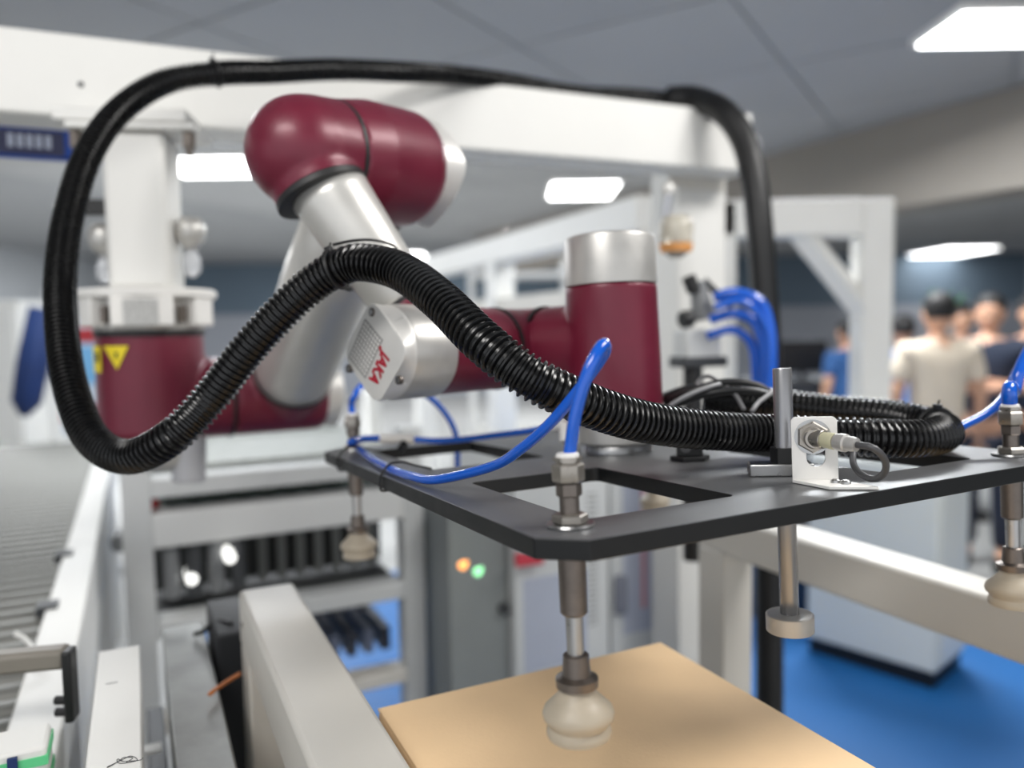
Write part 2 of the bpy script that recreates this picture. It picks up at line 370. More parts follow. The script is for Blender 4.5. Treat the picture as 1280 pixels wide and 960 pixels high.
# wrist
def g3(x, y, z): return G @ V((x, y, z))
W0 = g3(.278, .347, 0)
W1 = W0 + gn * .145
sd = V((-.80, .60, 0)); sd = (sd - gn * sd.dot(gn)).normalized()
E5 = W1 + sd * .145
a4 = V((.68, .733, 0)); a4 = (a4 - gn * a4.dot(gn)).normalized()
CP = E5 - a4 * .257                                     # centre of the printed cap
J4 = CP + a4 * .085; fv = (J4 - BL); FL = fv.length; fd = fv.normalized()
part('forearm', MB().lathe(BL + fd * .06, fd, [(0, .051), (.02, .0495), (FL * .55, .041), (FL - .125, .034)], 48), LINK, rb, 'all')
part('forearm_ring', MB().lathe(BL + fd * .052, fd, [(FL - .13, .035), (FL - .128, .0385), (FL - .122, .0385), (FL - .12, .036)], 48), RING, rb)
mb = MB(); mb.lathe(CP + a4 * .07, a4, [(0, .0565), (.12, .0565)], 40); mb.lathe(J4, -fd, [(0, .038), (.072, .038)], 32)
o = part('fourth_joint', mb, MAROON, rb, 'all'); voxel(o, .0035, 6)
part('joint_ring', MB().cyl(CP + a4 * .19, CP + a4 * .194, .0572, n=48), RING, rb)
mb = MB(); mb.lathe(CP + a4 * .194, a4, [(0, .0555), (.063, .0555)], 40); mb.sphere(E5, .0565, 40, 20)
mb.lathe(E5, -sd, [(0, .0555), (.035, .0555)], 40)
o = part('fifth_joint', mb, MAROON, rb, 'all'); voxel(o, .0035, 8)
part('joint_ring', MB().cyl(E5 - sd * .035, E5 - sd * .0395, .0572, n=48), RING, rb)
mb = MB(); mb.lathe(W0 + gn * .038, gn, [(0, .058), (.008, .0625), (.08, .0625), (.184, .0605)], 48)
mb.lathe(W1, sd, [(0, .0555), (.105, .0555)], 40)
o = part('wrist_housing', mb, MAROON, rb, 'all'); voxel(o, .0035, 8)
part('wrist_cap', MB().lathe(W0 + gn * .2215, gn, [(0, .0612), (.058, .060), (.0625, .0585), (.065, .053)], 64), SILVER, rb)
part('wrist_collar', MB().lathe(W0 + gn * .012, gn, [(0, .049), (.003, .0525), (.027, .0525)], 48), SILVER, rb)
part('tool_flange', MB().lathe(W0, gn, [(0, .044), (.001, .047), (.009, .047), (.012, .045)], 64), STEEL, rb)
# printed end cap of the fourth joint
ex = gn.cross(-a4).normalized()                          # across the face, to the right in view
ex = -ex if ex.x < 0 else ex
part('cap_body', MB().lathe(CP + a4 * .004, a4, [(0, .0555), (.006, .0585), (.066, .0585)], 64), SILVER, rb)
N = 120
def dia(t):                                              # square standing on its corner, corners cut round
    a = (t % (math.pi / 2)) - math.pi / 4; q = .795 / math.cos(a); return -math.log(math.exp(-30 * q) + math.exp(-30 * .985)) / 30
mb = MB().lathe(CP + a4 * .006, -a4, [(0, .0572), (.004, .0566), (.014, .0592), (.0185, .0578), (.0192, .055)], N, lambda t, k: (1 if k < 2 else dia(t)), x=gn)
cap = part('cap_cover', mb, CAPM, rb)
FO = CP - a4 * .0132                                      # plane of the face
def fp(x, y, h=0.): return FO + ex * x + gn * y - a4 * h
u_ = .000166; dx, dy = V((-.645, -.765)).normalized(); px_, py_ = -dy, dx
cxx, cyy = -98 * u_, 32 * u_; mb = MB(); 
for i in range(10):
    for j in range(7):
        s_ = (i - 4.5) * .0056; r_ = (j - 3) * .0056
        c = fp(cxx + dx * s_ + px_ * r_, cyy + dy * s_ + py_ * r_, -.0004); mb.lathe(c, -a4, [(0, .0021), (.0007, .0021), (.0012, .0014)], 10)
part('dimple', mb, CAPM, cap, True, kind='stuff')
mb = MB(); hw, hh = .0298, .0212
q = [(-hw, -hh), (hw, -hh), (hw, hh), (-hw, hh)]
mb.add([fp(cxx + dx * a + px_ * b, cyy + dy * a + py_ * b, .0002) for a, b in q], [(0, 1, 2, 3)]); part('dimple_field', mb, DIMP, cap, False)
tx, ty = 52 * u_, -112 * u_
xd = ex * dx + gn * dy; yd = -(ex * px_ + gn * py_)
tm = basis(fp(tx, ty, .0006), xd, yd)
if (tm.to_3x3() @ V((0, 0, 1))).dot(-a4) < 0: tm = basis(fp(tx, ty, .0006), xd, -yd)
text_mesh('JAKA', .0195, tm @ Matrix.Diagonal((1.0, 1.25, 1, 1)), 'lettering', PRINT, cap, .0003, .0007)
for (qx, qy) in ((8, 296), (275, -205), (-318, -110)):
    c = fp(qx * u_ * .98, qy * u_ * .98, 0); c2 = c + a4 * .003
    part('screw_recess', MB().lathe(c2, -a4, [(0, .0052), (.0045, .0052)], 20), DSTEEL, cap)
    part('screw', MB().lathe(c2, -a4, [(.004, .0034), (.0056, .0032)], 6), STEEL, cap)
# warning stickers on the shoulder housing
def sticker(name, pts, h=.0008, r=.0995, m=YEL):
    mb = MB(); n = len(pts); vs = []
    for rr in (r, r + h):
        for a, z in pts: vs.append(V((jc.x + rr * math.cos(R(a)), jc.y + rr * math.sin(R(a)), z)))
    mb.add(vs, [tuple(range(n)), tuple(range(2 * n - 1, n - 1, -1))] + [(i, (i + 1) % n, n + (i + 1) % n, n + i) for i in range(n)]); part(name, mb, m, rb, False)
def ang(px): return math.degrees(math.asin(max(-.99, min(.99, (px - 187) / 65.0)))) - 65
z1, z2 = cz(431), cz(459)
sticker('warning_triangle', [(ang(136), z1), (ang(149), z1), (ang(163), z1), (ang(149.5), z2)])
sticker('warning_label', [(ang(123.2), z1), (ang(126), z1), (ang(132), z1), (ang(132), z2 - .006), (ang(123.2), z2 - .006)])
sticker('warning_print', [(ang(147.5), z1 - .012), (ang(151.5), z1 - .012), (ang(150), z1 - .024), (ang(148.5), z1 - .024)], .0012, m=BLACK)
sticker('warning_print', [(ang(125.5), z1 - .012), (ang(129.5), z1 - .012), (ang(129.5), z1 - .03), (ang(125.5), z1 - .03)], .0012, m=BLACK)

# ================================================================= GRIPPER PLATE
gp = thing('gripper_plate', 'black anodised rectangular gripper plate with cut-out windows under the wrist', 'gripper plate', M=G)
X0, X1, Y0, Y1, TH = -.042, .604, -.048, .700, .0163
holes = [(.020, .180, .0136, .2457), (.020, .180, .3684, .623), (.375, .517, .0136, .2457), (.375, .517, .3684, .623)]
ch = .030
def cut_plate(outer, holes_, z0, z1, M, mats, name, parent, bev=0.):
    b = bmesh.new(); ee = []
    for P in [outer] + holes_:
        vs = [b.verts.new((x, y, z0)) for x, y in P]; ee += [b.edges.new((vs[i], vs[(i + 1) % len(vs)])) for i in range(len(vs))]
    bmesh.ops.triangle_fill(b, use_beauty=True, use_dissolve=False, edges=ee)
    ret = bmesh.ops.extrude_face_region(b, geom=list(b.faces))
    for v in [e for e in ret['geom'] if isinstance(e, bmesh.types.BMVert)]: v.co.z = z1
    bmesh.ops.recalc_face_normals(b, faces=b.faces); b.transform(MW[parent].inverted() @ M)
    me = bpy.data.meshes.new(name); b.to_mesh(me); b.free(); me.materials.append(mats)
    o = bpy.data.objects.new(name, me); COL.objects.link(o); o.parent = parent; MW[o] = MW[parent]
    if bev:
        q = o.modifiers.new('bevel', 'BEVEL'); q.width = bev; q.segments = 2; q.limit_method = 'ANGLE'; q.angle_limit = R(50)
    return o
bm_ = bmesh.new()
def loop(pts): 
    vs = [bm_.verts.new((x, y, 0)) for x, y in pts]; return [bm_.edges.new((vs[i], vs[(i + 1) % len(vs)])) for i in range(len(vs))]
ed_ = loop([(X0 + ch, Y0), (X1 - ch, Y0), (X1, Y0 + ch), (X1, Y1 - ch), (X1 - ch, Y1), (X0 + ch, Y1), (X0, Y1 - ch), (X0, Y0 + ch)])
def rrect(x0, x1, y0, y1, r=.008):
    P = []
    for cx_, cy_, a0 in ((x1 - r, y1 - r, 0), (x0 + r, y1 - r, 90), (x0 + r, y0 + r, 180), (x1 - r, y0 + r, 270)):
        for k in range(5): a = R(a0 + 22.5 * k); P.append((cx_ + r * math.cos(a), cy_ + r * math.sin(a)))
    return P
for hx in holes: ed_ += loop(rrect(*hx))
bmesh.ops.triangle_fill(bm_, use_beauty=True, use_dissolve=False, edges=ed_)
def inside(c): return any(h[0] < c.x < h[1] and h[2] < c.y < h[3] for h in holes) and True
dele = [f_ for f_ in bm_.faces if any(h[0] + .001 < f_.calc_center_median().x < h[1] - .001 and h[2] + .001 < f_.calc_center_median().y < h[3] - .001 for h in holes) and all(any(abs(v.co.x - e) < .0085 for h in holes for e in h[:2]) and any(abs(v.co.y - e) < .0085 for h in holes for e in h[2:]) for v in f_.verts)]
bmesh.ops.delete(bm_, geom=dele, context='FACES_ONLY')
bmesh.ops.recalc_face_normals(bm_, faces=bm_.faces)
if bm_.faces[0].normal.z < 0: bmesh.ops.reverse_faces(bm_, faces=bm_.faces)
ret = bmesh.ops.extrude_face_region(bm_, geom=list(bm_.faces))
for v in [e for e in ret['geom'] if isinstance(e, bmesh.types.BMVert)]: v.co.z -= TH
bmesh.ops.recalc_face_normals(bm_, faces=bm_.faces)
me = bpy.data.meshes.new('plate_body'); 
for f_ in bm_.faces:
    if abs(f_.normal.z) < .5: f_.material_index = 1
bm_.to_mesh(me); bm_.free(); me.materials.append(PLATE); me.materials.append(PLATE_E)
po = bpy.data.objects.new('plate_body', me); COL.objects.link(po); po.parent = gp
bv = po.modifiers.new('bevel', 'BEVEL'); bv.width = .0012; bv.segments = 2; bv.limit_method = 'ANGLE'; bv.angle_limit = R(40) 

# ---------------------------------------------------------------- suction cup lifters at the four corners
CUPM = 'suction cups hanging from the gripper plate'
def lifter(label):
    I = Matrix(); t = thing('suction_cup_lifter', label, 'suction cup', M=G.copy()); 
    def c(name, prof, m, n=32, mm=True): 
        mb = MB().lathe(G @ V((0, 0, 0)), gn, prof, n); return part(name, mb, m, t, mm)
    c('washer', [(.0003, .0185), (.0012, .0192), (.0026, .0185)], STEEL, 40)
    c('lock_nut', [(.0026, .0125), (.0034, .0142), (.0085, .0142), (.0098, .0125)], NICKEL, 6)
    c('stem', [(.0098, .0078), (.024, .0078)], DSTEEL)
    c('middle_nut', [(.023, .0088), (.0242, .0102), (.033, .0102), (.0345, .0085)], DSTEEL, 6)
    c('coupling', [(.0345, .0118), (.036, .0128), (.0475, .0128), (.049, .0115), (.0495, .0095), (.051, .0095), (.0512, .0115), (.054, .0115)], NICKEL, 6)
    c('release_ring', [(.0535, .0092), (.0545, .0092), (.0565, .0088), (.0572, .0075)], WHITEM)
    c('lower_sleeve', [(-.070, .0088), (-.068, .0108), (-.0168, .0112), (-.0164, .0112)], DSTEEL)
    c('rod', [(-.102, .0068), (-.069, .0072)], STEEL)
    c('cup_socket', [(-.128, .012), (-.1265, .0165), (-.120, .0168), (-.1175, .0112), (-.102, .0102), (-.101, .0088)], DSTEEL)
    c('bellows_cup', [(-.1655, .004), (-.166, .0225), (-.1655, .0248), (-.163, .0256), (-.160, .0252), (-.1568, .0236), (-.1545, .0245), (-.151, .0276), (-.1475, .0282), (-.1435, .0268), (-.137, .0200), (-.131, .0145), (-.1275, .0132)], CUP, 48)
    return t
lf = lifter('suction cup lifter at the near corner of the black plate, its cup over the cardboard')
for (x, y, lab) in ((0, .6533, 'suction cup lifter at the far left corner of the plate, beside the blue tube loop'),
                    (.5618, 0, 'suction cup lifter at the right-hand corner of the plate, by the right photo edge'),
                    (.5618, .6533, 'suction cup lifter at the far back corner, seen through the plate window')):
    dup(lf, G @ Matrix.Translation((x, y, 0)), lab)

# ---------------------------------------------------------------- guide rod with clamp and stop collar
rx, ry = .294, .066; P0 = g3(rx, ry, 0); gr = thing('guide_rod', 'bright steel guide rod through the plate with a disc collar below', 'guide rod', M=G @ Matrix.Translation((rx, ry, 0)))
part('rod', MB().lathe(P0, gn, [(-.147, .0088), (-.146, .0094), (.108, .0094), (.1092, .0088)], 32), mat('rod_steel', (158, 158, 160), .26, .7), gr)
part('stop_collar', MB().lathe(P0, gn, [(-.162, .0225), (-.161, .0237), (-.1445, .0237), (-.1435, .0225)], 48), SILVER, gr)
m = G @ Matrix.Translation((rx, ry, 0)) @ Matrix.Rotation(R(-38), 4, 'Z')
part('clamp_base', MB().box((-.036, -.014, .0003), (.026, .014, .013), m), STEEL, gr, True, .0015)
part('clamp_block', MB().lathe(P0, gn, [(.013, .015), (.0285, .015)], 8), BLACK, gr)
# small black fitting behind the hose
P1 = g3(.293, .215, 0); bf = thing('hex_fitting', 'small black hexagonal fitting with a screw, under the hose beside the wrist', 'fitting', M=G @ Matrix.Translation((.293, .215, 0)))
part('hex_base', MB().lathe(P1, gn, [(.0003, .024), (.006, .024)], 6), BLACK, bf, True, .001)
m = G @ Matrix.Translation((.293, .215, 0)) @ Matrix.Rotation(R(-40), 4, 'Z')
part('block', MB().box((-.015, -.012, .006), (.015, .012, .03), m), BLACK, bf, True, .001)
part('screw', MB().cyl(m @ V((-.004, -.011, .017)), m @ V((-.004, -.0145, .017)), .0065, n=20), GREYC, bf)

# ---------------------------------------------------------------- sensor on its white bracket
Gi = G.inverted()
def onp(px, py, hgt=0.):
    a = at(px, py, 1.) - V((0, 0, CH)); o_ = V((0, 0, CH)); pl = G @ V((0, 0, hgt)); t_ = (pl - o_).dot(gn) / a.dot(gn); return Gi @ (o_ + a * t_)
c1 = onp(991, 604); c2 = onp(1042, 604); wdir = V((c2.x - c1.x, c2.y - c1.y, 0)).normalized(); bw = .0325
ndir = V((wdir.y, -wdir.x, 0)); ndir = ndir if ndir.y < 0 else -ndir
# foot runs from the upright towards the camera and the plate edge
SM = G @ basis(V((c1.x, c1.y, 0)), wdir, -ndir)       # x across the upright, y away from camera, z up
sb = thing('sensor_bracket', 'white L-shaped bracket on the plate holding the round proximity sensor', 'bracket', M=SM)
bw = .041; bh = .063
UM = SM @ Matrix(((1, 0, 0, 0), (0, 0, -1, .003), (0, 1, 0, .0004), (0, 0, 0, 1)))   # upright drawn in its own plane
def arc(cx_, cy_, r_, a0, a1, n=8): return [(cx_ + r_ * math.cos(R(a0 + (a1 - a0) * k / n)), cy_ + r_ * math.sin(R(a0 + (a1 - a0) * k / n))) for k in range(n + 1)]
outer = [(0, 0), (bw, 0)] + arc(bw - .005, bh - .005, .005, 0, 90) + arc(.005, bh - .005, .005, 90, 180)
slot = arc(.0215, .045, .0085, 0, 180) + arc(.0215, .0235, .0085, 180, 360)
cut_plate(outer, [slot], 0, .003, UM, WHITEM, 'upright', sb, .0005)
ftw = .046
fdv = V((onp(1094, 613).x - onp(1042, 604).x, onp(1094, 613).y - onp(1042, 604).y, 0)); fdl = SM.inverted() @ (G @ (V((c1.x, c1.y, 0)) + fdv)); 
fx = fdl.x * .95; fy = -abs(fdl.y) if fdl.y < 0 else fdl.y
mb = MB().prism([(0, .003), (0, 0), (fx, fy), (fx + bw, fy), (bw, 0), (bw, .003)], .0004, .0034, SM)
part('foot', mb, WHITEM, sb, True, .0006)
for (a, b) in ((.42, .45), (.6, .52)):
    c = V((bw * b + fx * a + .006, fy * a, 0)); mb = MB().lathe(SM @ V((c.x, c.y, .0034)), gn, [(0, .0046), (.0022, .0044), (.0034, .0028)], 20)
    part('screw', mb, STEEL, sb)
ps = thing('proximity_sensor', 'round nickel proximity sensor with grey cable loop, screwed through the white bracket', 'sensor', M=SM @ Matrix.Translation((.021, 0, .043)))
PO = SM @ V((.019, 0, .0445)); bf_ = at(1062, 553, 1.)
nd = (SM.to_3x3() @ V((.72, -.72, -.06))).normalized()
wn = (SM.to_3x3() @ V((0, -1, 0))).normalized()
part('lock_nut', MB().lathe(PO, wn, [(0, .0135), (.0012, .0152), (.005, .0152), (.006, .0138)], 6), NICKEL, ps)
part('washer', MB().lathe(PO, wn, [(-.0002, .0165), (.0014, .0165)], 40), STEEL, ps)
part('washer', MB().lathe(PO, -wn, [(.003, .0165), (.0045, .0165), (.0046, .014), (.010, .014)], 40), STEEL, ps)
# barrel sticks out square to the bracket; the elbow connector bends to the right
part('barrel', MB().lathe(PO, wn, [(.005, .0098), (.014, .0098), (.018, .0098), (.019, .0085)], 32), NICKEL, ps)
Q0 = PO + wn * .013; part('barrel', MB().lathe(Q0 - nd * .004, nd, [(0, .0088), (.014, .0088), (.0145, .0082)], 28), NICKEL, ps); Q0 = Q0 + nd * .010; part('indicator', MB().lathe(Q0, nd, [(0, .0072), (.012, .0078), (.013, .0072)], 24), mat('clear_amber', (226, 222, 190), .2, trans=.4), ps)
part('connector', MB().lathe(Q0 + nd * .014, nd, [(0, .0074), (.005, .0082), (.010, .0082), (.011, .0066), (.016, .0068), (.0205, .0062), (.021, .0045)], 24), SILVER, ps)
Q1 = Q0 + nd * .034
dq = Q1 - V((0, 0, 0)); D1 = .655
tubepart('cable', [Q1, at(1092, 560, .668), at(1106, 575, .674), at(1106, 590, .685), at(1094, 599, .70), at(1078, 594, .712), at(1068, 583, .725), at(1066, 572, .74), at(1068, 560, .75)], .0031, GREYC, ps)

# ---------------------------------------------------------------- corrugated hose
HP = [(880, 497, 1.02), (960, 505, 1.0), (1040, 514, .985), (1100, 519, .968), (1142, 526, .948), (1170, 533, .92), (1180, 539, .888), (1170, 545, .857), (1138, 548, .835), (1090, 547, .83), (1030, 545, .84), (960, 541, .845), (890, 538, .81), (820, 530, .77), (760, 515, .735), (700, 491, .71), (650, 464, .705), (600, 424, .72), (550, 375, .765),
      (500, 339, .82), (450, 328, .85), (420, 337, .862), (390, 356, .87), (355, 388, .875), (310, 437, .88), (265, 495, .885), (215, 546, .875), (160, 571, .90), (115, 548, .94), (90, 490, .985), (78, 420, 1.03), (76, 340, 1.08), (88, 260, 1.14), (112, 190, 1.2), (150, 138, 1.26), (205, 103, 1.31), (270, 92, 1.35), (340, 90, 1.42), (420, 87, 1.50), (500, 90, 1.58), (570, 94, 1.72), (640, 103, 1.84), (720, 117, 1.96), (790, 120, 2.05), (840, 124, 2.07)]
HW = [at(*q) for q in HP]
hs = thing('corrugated_hose', 'thick black corrugated cable hose looping over the arm and the plate', 'hose', HW[7])
mb = MB(); corrugated(mb, HW, .0212, .0073, .0036); part('hose_body', mb, HOSE, hs, 40)
# small hose bundle lying behind the wrist on the plate
tubeobj('cable_conduit', [at(830, 500, 1.07), at(870, 489, 1.05), at(940, 492, 1.03), at(1000, 500, 1.0), at(1060, 506, .99), at(1130, 511, .965)], .0105, HOSEB, 'thin black conduit lying beside the hose behind the steel rod', 'conduit', group=None)
for k, (P, r, m, lab) in enumerate((
    ([(838, 500, 1.0), (862, 490, .98), (905, 478, .97), (945, 482, .97), (975, 500, .97)], .0052, BLACK, 'black cable arching highest in the heap behind the hose'),
    ([(832, 512, .97), (870, 496, .96), (915, 488, .95), (955, 492, .95), (985, 510, .95)], .0048, BLACK, 'black cable in front of the heap behind the hose'),
    ([(836, 508, .96), (858, 495, .95), (885, 484, .95), (900, 480, .96)], .0028, mat('grey_wire', (150, 150, 152), .4), 'pale grey wire rising beside the maroon wrist'),
    ([(880, 492, .98), (872, 478, 1.0), (884, 470, 1.0), (900, 478, .98), (918, 492, .95), (930, 512, .92)], .0026, mat('grey_wire2', (104, 104, 106), .4), 'grey wire curling in a small loop above the cable heap'),
    ([(940, 514, .92), (948, 503, .93), (960, 494, .94), (966, 488, .95)], .0028, mat('grey_wire', (150, 150, 152), .4), 'short pale grey wire against the steel guide rod'))):
    tubeobj('cable', [at(*q) for q in P], r, m, lab, 'cable', 8)
# hose coming down the gantry post
t = thing('riser_hose', 'heavy black hose bending over the beam end and down the gantry post', 'hose', at(960, 880, 1.9))
PP = [at(*q) for q in ((836, 124, 2.07), (870, 124, 2.03), (905, 140, 1.96), (930, 175, 1.93), (943, 225, 1.91), (950, 290, 1.9), (955, 360, 1.9), (960, 450, 1.9), (962, 560, 1.9), (962, 700, 1.9), (962, 800, 1.9), (962, 900, 1.9))]
PP.append(V((PP[-1].x, PP[-1].y, .02)))
tubepart('hose_body', PP, .033, HOSEB, t, 16, .02)
# zip ties
def ziptie(c, ax, rr, lab, tail, tdir, w_=.0022, sq=None):
    t = thing('zip_tie', lab, 'zip tie', c); ax = V(ax).normalized(); x = (V((0, 0, 1)) - ax * ax.z).normalized(); y = ax.cross(x)
    pts = [c + (x * math.cos(a) + y * math.sin(a)) * rr for a in [2 * math.pi * k / 40 for k in range(41)]]
    part('band', MB().sweep(pts, w_, 8), BLACK, t, 'all'); hd = c + x * (rr + .002)
    m = basis(hd, ax, y); part('head', MB().box((-.0035, -.0045, -.003), (.0035, .0045, .006), m), BLACK, t, True, .0008)
    if tail: part('tail', MB().sweep([hd, hd + tdir * tail * .5, hd + tdir * tail], .0012, 6), BLACK, t)
    return t
def hose_tie(i, lab, tail=.012):
    c = HW[i]; ax = HW[i + 1] - HW[i - 1]; return ziptie(c, ax, .0222, lab, tail, V((.3, 0, 1)).normalized())
def ht_at(P, i, f_, lab, rr=.0212, tail=.01):
    pts, tot = resample(P, step=.004); return None
hose_tie(HP.index((420, 337, .862)), 'black zip tie around the hose where it crosses the silver forearm', .008)
hose_tie(HP.index((270, 92, 1.35)), 'black zip tie at the top of the hose arc beside the gantry beam')
hose_tie(5, 'black zip tie at the right end of the hose on the plate', .008)
# loop tie round the forearm
q0 = HW[18]
tubeobj('forearm_tie', [at(416, 306, .86), at(440, 301, .87), at(465, 300, .885), at(490, 306, .91), at(498, 316, .95), at(500, 335, 1.06), at(470, 370, 1.08), at(430, 356, 1.02), at(438, 363, .95), at(424, 358, .925), at(410, 350, .905)], .0017, BLACK, 'thin black tie looped loosely round the silver forearm', 'zip tie', 8)

# ---------------------------------------------------------------- blue air tubes
BT = [at(711, 585, .6), at(713, 560, .598), at(720, 515, .592), at(733, 470, .588), at(747, 440, .592), at(755, 430, .60), at(756, 440, .612), at(742, 462, .625), at(715, 498, .64), at(685, 532, .66), at(650, 562, .69), at(615, 583, .73), at(575, 598, .78)]
BT += [g3(-.030, .295, .0065), g3(-.031, .36, .006), g3(-.026, .43, .006), g3(-.020, .50, .0065), g3(-.012, .575, .009), g3(-.004, .625, .012), at(438, 553, 1.10), at(452, 549, 1.13), at(476, 548, 1.15)]
BT[12] = g3(-.022, .235, .009)
tubeobj('air_tube', BT, .0050, BLUE, 'blue air tube looping up from the near coupling and along the plate edge', 'air tube', 16)
uf = thing('union_fitting', 'white straight tube union joining two blue tubes at the back left of the plate', 'fitting', at(476, 548, 1.15))
part('body', MB().cyl(at(474, 548, 1.148), at(517, 549, 1.16), .0075, bev=.001), WHITEM, uf)
part('collar', MB().cyl(at(500, 555, 1.15), at(507, 560, 1.15), .008), BLACK, uf)
tubeobj('air_tube', [at(517, 549, 1.16), at(545, 551, 1.15), at(580, 549, 1.13), at(620, 544, 1.1), at(660, 539, 1.06), at(692, 533, 1.03)], .0046, BLUE, 'blue air tube running along the back of the plate to the wrist', 'air tube', 12)
ef = thing('elbow_fitting', 'white push-in fitting on the plate where the blue tube ends beside the wrist', 'fitting', at(700, 530, 1.02))
part('body', MB().cyl(at(690, 533, 1.03), at(708, 529, 1.01), .0085, bev=.001), WHITEM, ef)
part('foot', MB().cyl(at(706, 530, 1.01), at(707, 553, 1.0), .008, bev=.001), WHITEM, ef)
cB = g3(0, .6533, .055); cC = g3(.5618, 0, .055)
tubeobj('air_tube', [cB, cB + gn * .02, at(441, 500, 1.15), at(450, 484, 1.16), at(466, 477, 1.19), at(500, 480, 1.23), at(530, 492, 1.27), at(555, 515, 1.3), at(570, 545, 1.33), at(572, 590, 1.36)], .0050, BLUE, 'blue air tube rising from the far left coupling and passing behind the arm', 'air tube', 12)
tubeobj('air_tube', [cC, cC + gn * .02, at(1267, 490, .93), at(1274, 465, .94), at(1286, 440, .95), at(1310, 405, .97), at(1350, 380, 1.0)], .0075, BLUE, 'thick blue air tube leaving the right-hand coupling upwards at the photo edge', 'air tube', 12)
tubeobj('air_tube', [at(1185, 542, .87), at(1206, 531, .885), at(1230, 519, .90), at(1250, 503, .92), at(1262, 482, .94), at(1276, 455, .96), at(1300, 420, .98), at(1340, 395, 1.0)], .0052, BLUE, 'blue air tube coming out of the hose end beside the right-hand coupling', 'air tube', 12)
# ties holding the tube on the plate edge
for (yy, tl, lab) in ((.575, .010, 'black zip tie round the plate edge nearer the far left coupling'), (.365, .012, 'black zip tie round the plate edge midway along the blue tube')):
    pts = [g3(.020, yy, .0015), g3(-.004, yy, .009), g3(-.016, yy, .0135), g3(-.032, yy, .0125), g3(-.0405, yy, .004), g3(-.0445, yy, -.004), g3(-.0445, yy, -.015), g3(-.041, yy, -.0185), g3(-.01, yy, -.0185), g3(.0185, yy, -.018), g3(.0215, yy, -.012), g3(.0215, yy, .0)]
    tubeobj('zip_tie', pts, .0015, BLACK, lab, 'zip tie', 8, .003)

# ================================================================= TABLE FRAME, CARTON
def tb(lo, hi): return MB().box(lo, hi, T)
tf = thing('table_frame', 'cream square-tube table frame around the cardboard carton', 'frame', M=T.copy())
ZT = CH - .38
part('left_rail', tb((.122, -.1, ZT - .08), (.202, 1.19, ZT)), CREAM, tf, True, .006)
part('right_rail', tb((1.05, -.1, ZT - .08), (1.13, 1.27, ZT)), CREAM, tf, True, .006)
for (a, b) in ((.122, 1.11), (1.05, 1.19), (.122, -.1), (1.05, -.1)): part('leg', tb((a + .001, b, .0), (a + .079, b + .079, ZT - .079)), CREAM, tf, True, .004)
part('lower_rail', tb((.135, .0, .18), (.19, 1.15, .24)), CREAM, tf, True, .004)
part('lower_rail', tb((1.06, .0, .18), (1.12, 1.2, .24)), CREAM, tf, True, .004)
part('cross_rail', tb((.2, -.09, ZT - .08), (1.05, -.02, ZT)), CREAM, tf, True, .004)
c_ = [T @ V((.1215, 1.17, ZT - .035))]
part('bolt', MB().cyl(T @ V((.1225, 1.155, ZT - .04)), T @ V((.1205, 1.155, ZT - .04)), .004, n=12), DSTEEL, tf)
ctn = thing('cardboard_carton', 'plain tan cardboard carton below the near suction cup', 'box', M=T @ Matrix.Translation((.42, .5, .78)))
part('carton_body', MB().box((.225, .12, CH - .75), (.612, .815, CH - .421), T), CARD, ctn, True, .004)
part('top_flap', MB().box((.225, .12, CH - .4208), (.612, .4665, CH - .418), T), CARD, ctn, True, .001)
part('top_flap', MB().box((.225, .4668, CH - .4208), (.612, .815, CH - .418), T), CARD, ctn, True, .001)
lt = thing('lift_table', 'grey lift table under the cardboard carton', 'table', M=T @ Matrix.Translation((.42, .5, 0)))
part('table_top', MB().box((.215, .10, CH - .79), (.63, .83, CH - .7505), T), GREY, lt, True, .004)
part('pedestal', MB().box((.32, .3, .06), (.52, .66, CH - .79), T), DGREY, lt, True, .004)
part('base_plate', MB().box((.24, .15, 0.), (.6, .8, .06), T), GREY, lt, True, .004)

# ================================================================= LEFT: CONVEYOR, RAILS
rc = thing('roller_conveyor', 'grey roller conveyor running away along the left side', 'conveyor', M=T.copy())
part('side_rail', tb((-.170, .6, .80), (-.105, 4.4, 1.0)), WHITE, rc, True, .004)
part('side_rail', tb((-.98, .6, .80), (-.92, 4.4, 1.0)), WHITE, rc, True, .004)
for b in (.7, 1.9, 3.1, 4.2):
    for a in (-.165, -.975): part('leg', tb((a, b, 0), (a + .05, b + .05, .8)), WHITE, rc, False)
rme = None
for k in range(62):
    b = .66 + k * .06
    if rme is None:
        rr = part('roller', MB().cyl(T @ V((-.92, b, .965)), T @ V((-.17, b, .965)), .024, n=12), mat('roller_steel', (126, 126, 122), .5, .4), rc); rme = rr
    else:
        o = rme.copy(); COL.objects.link(o); o.parent = rc; o.location = (0, .06 * k, 0)
for b in (1.62, 2.0): part('rail_clip', tb((-.185, b, .985), (-.15, b + .04, 1.006)), DGREY, rc, False)
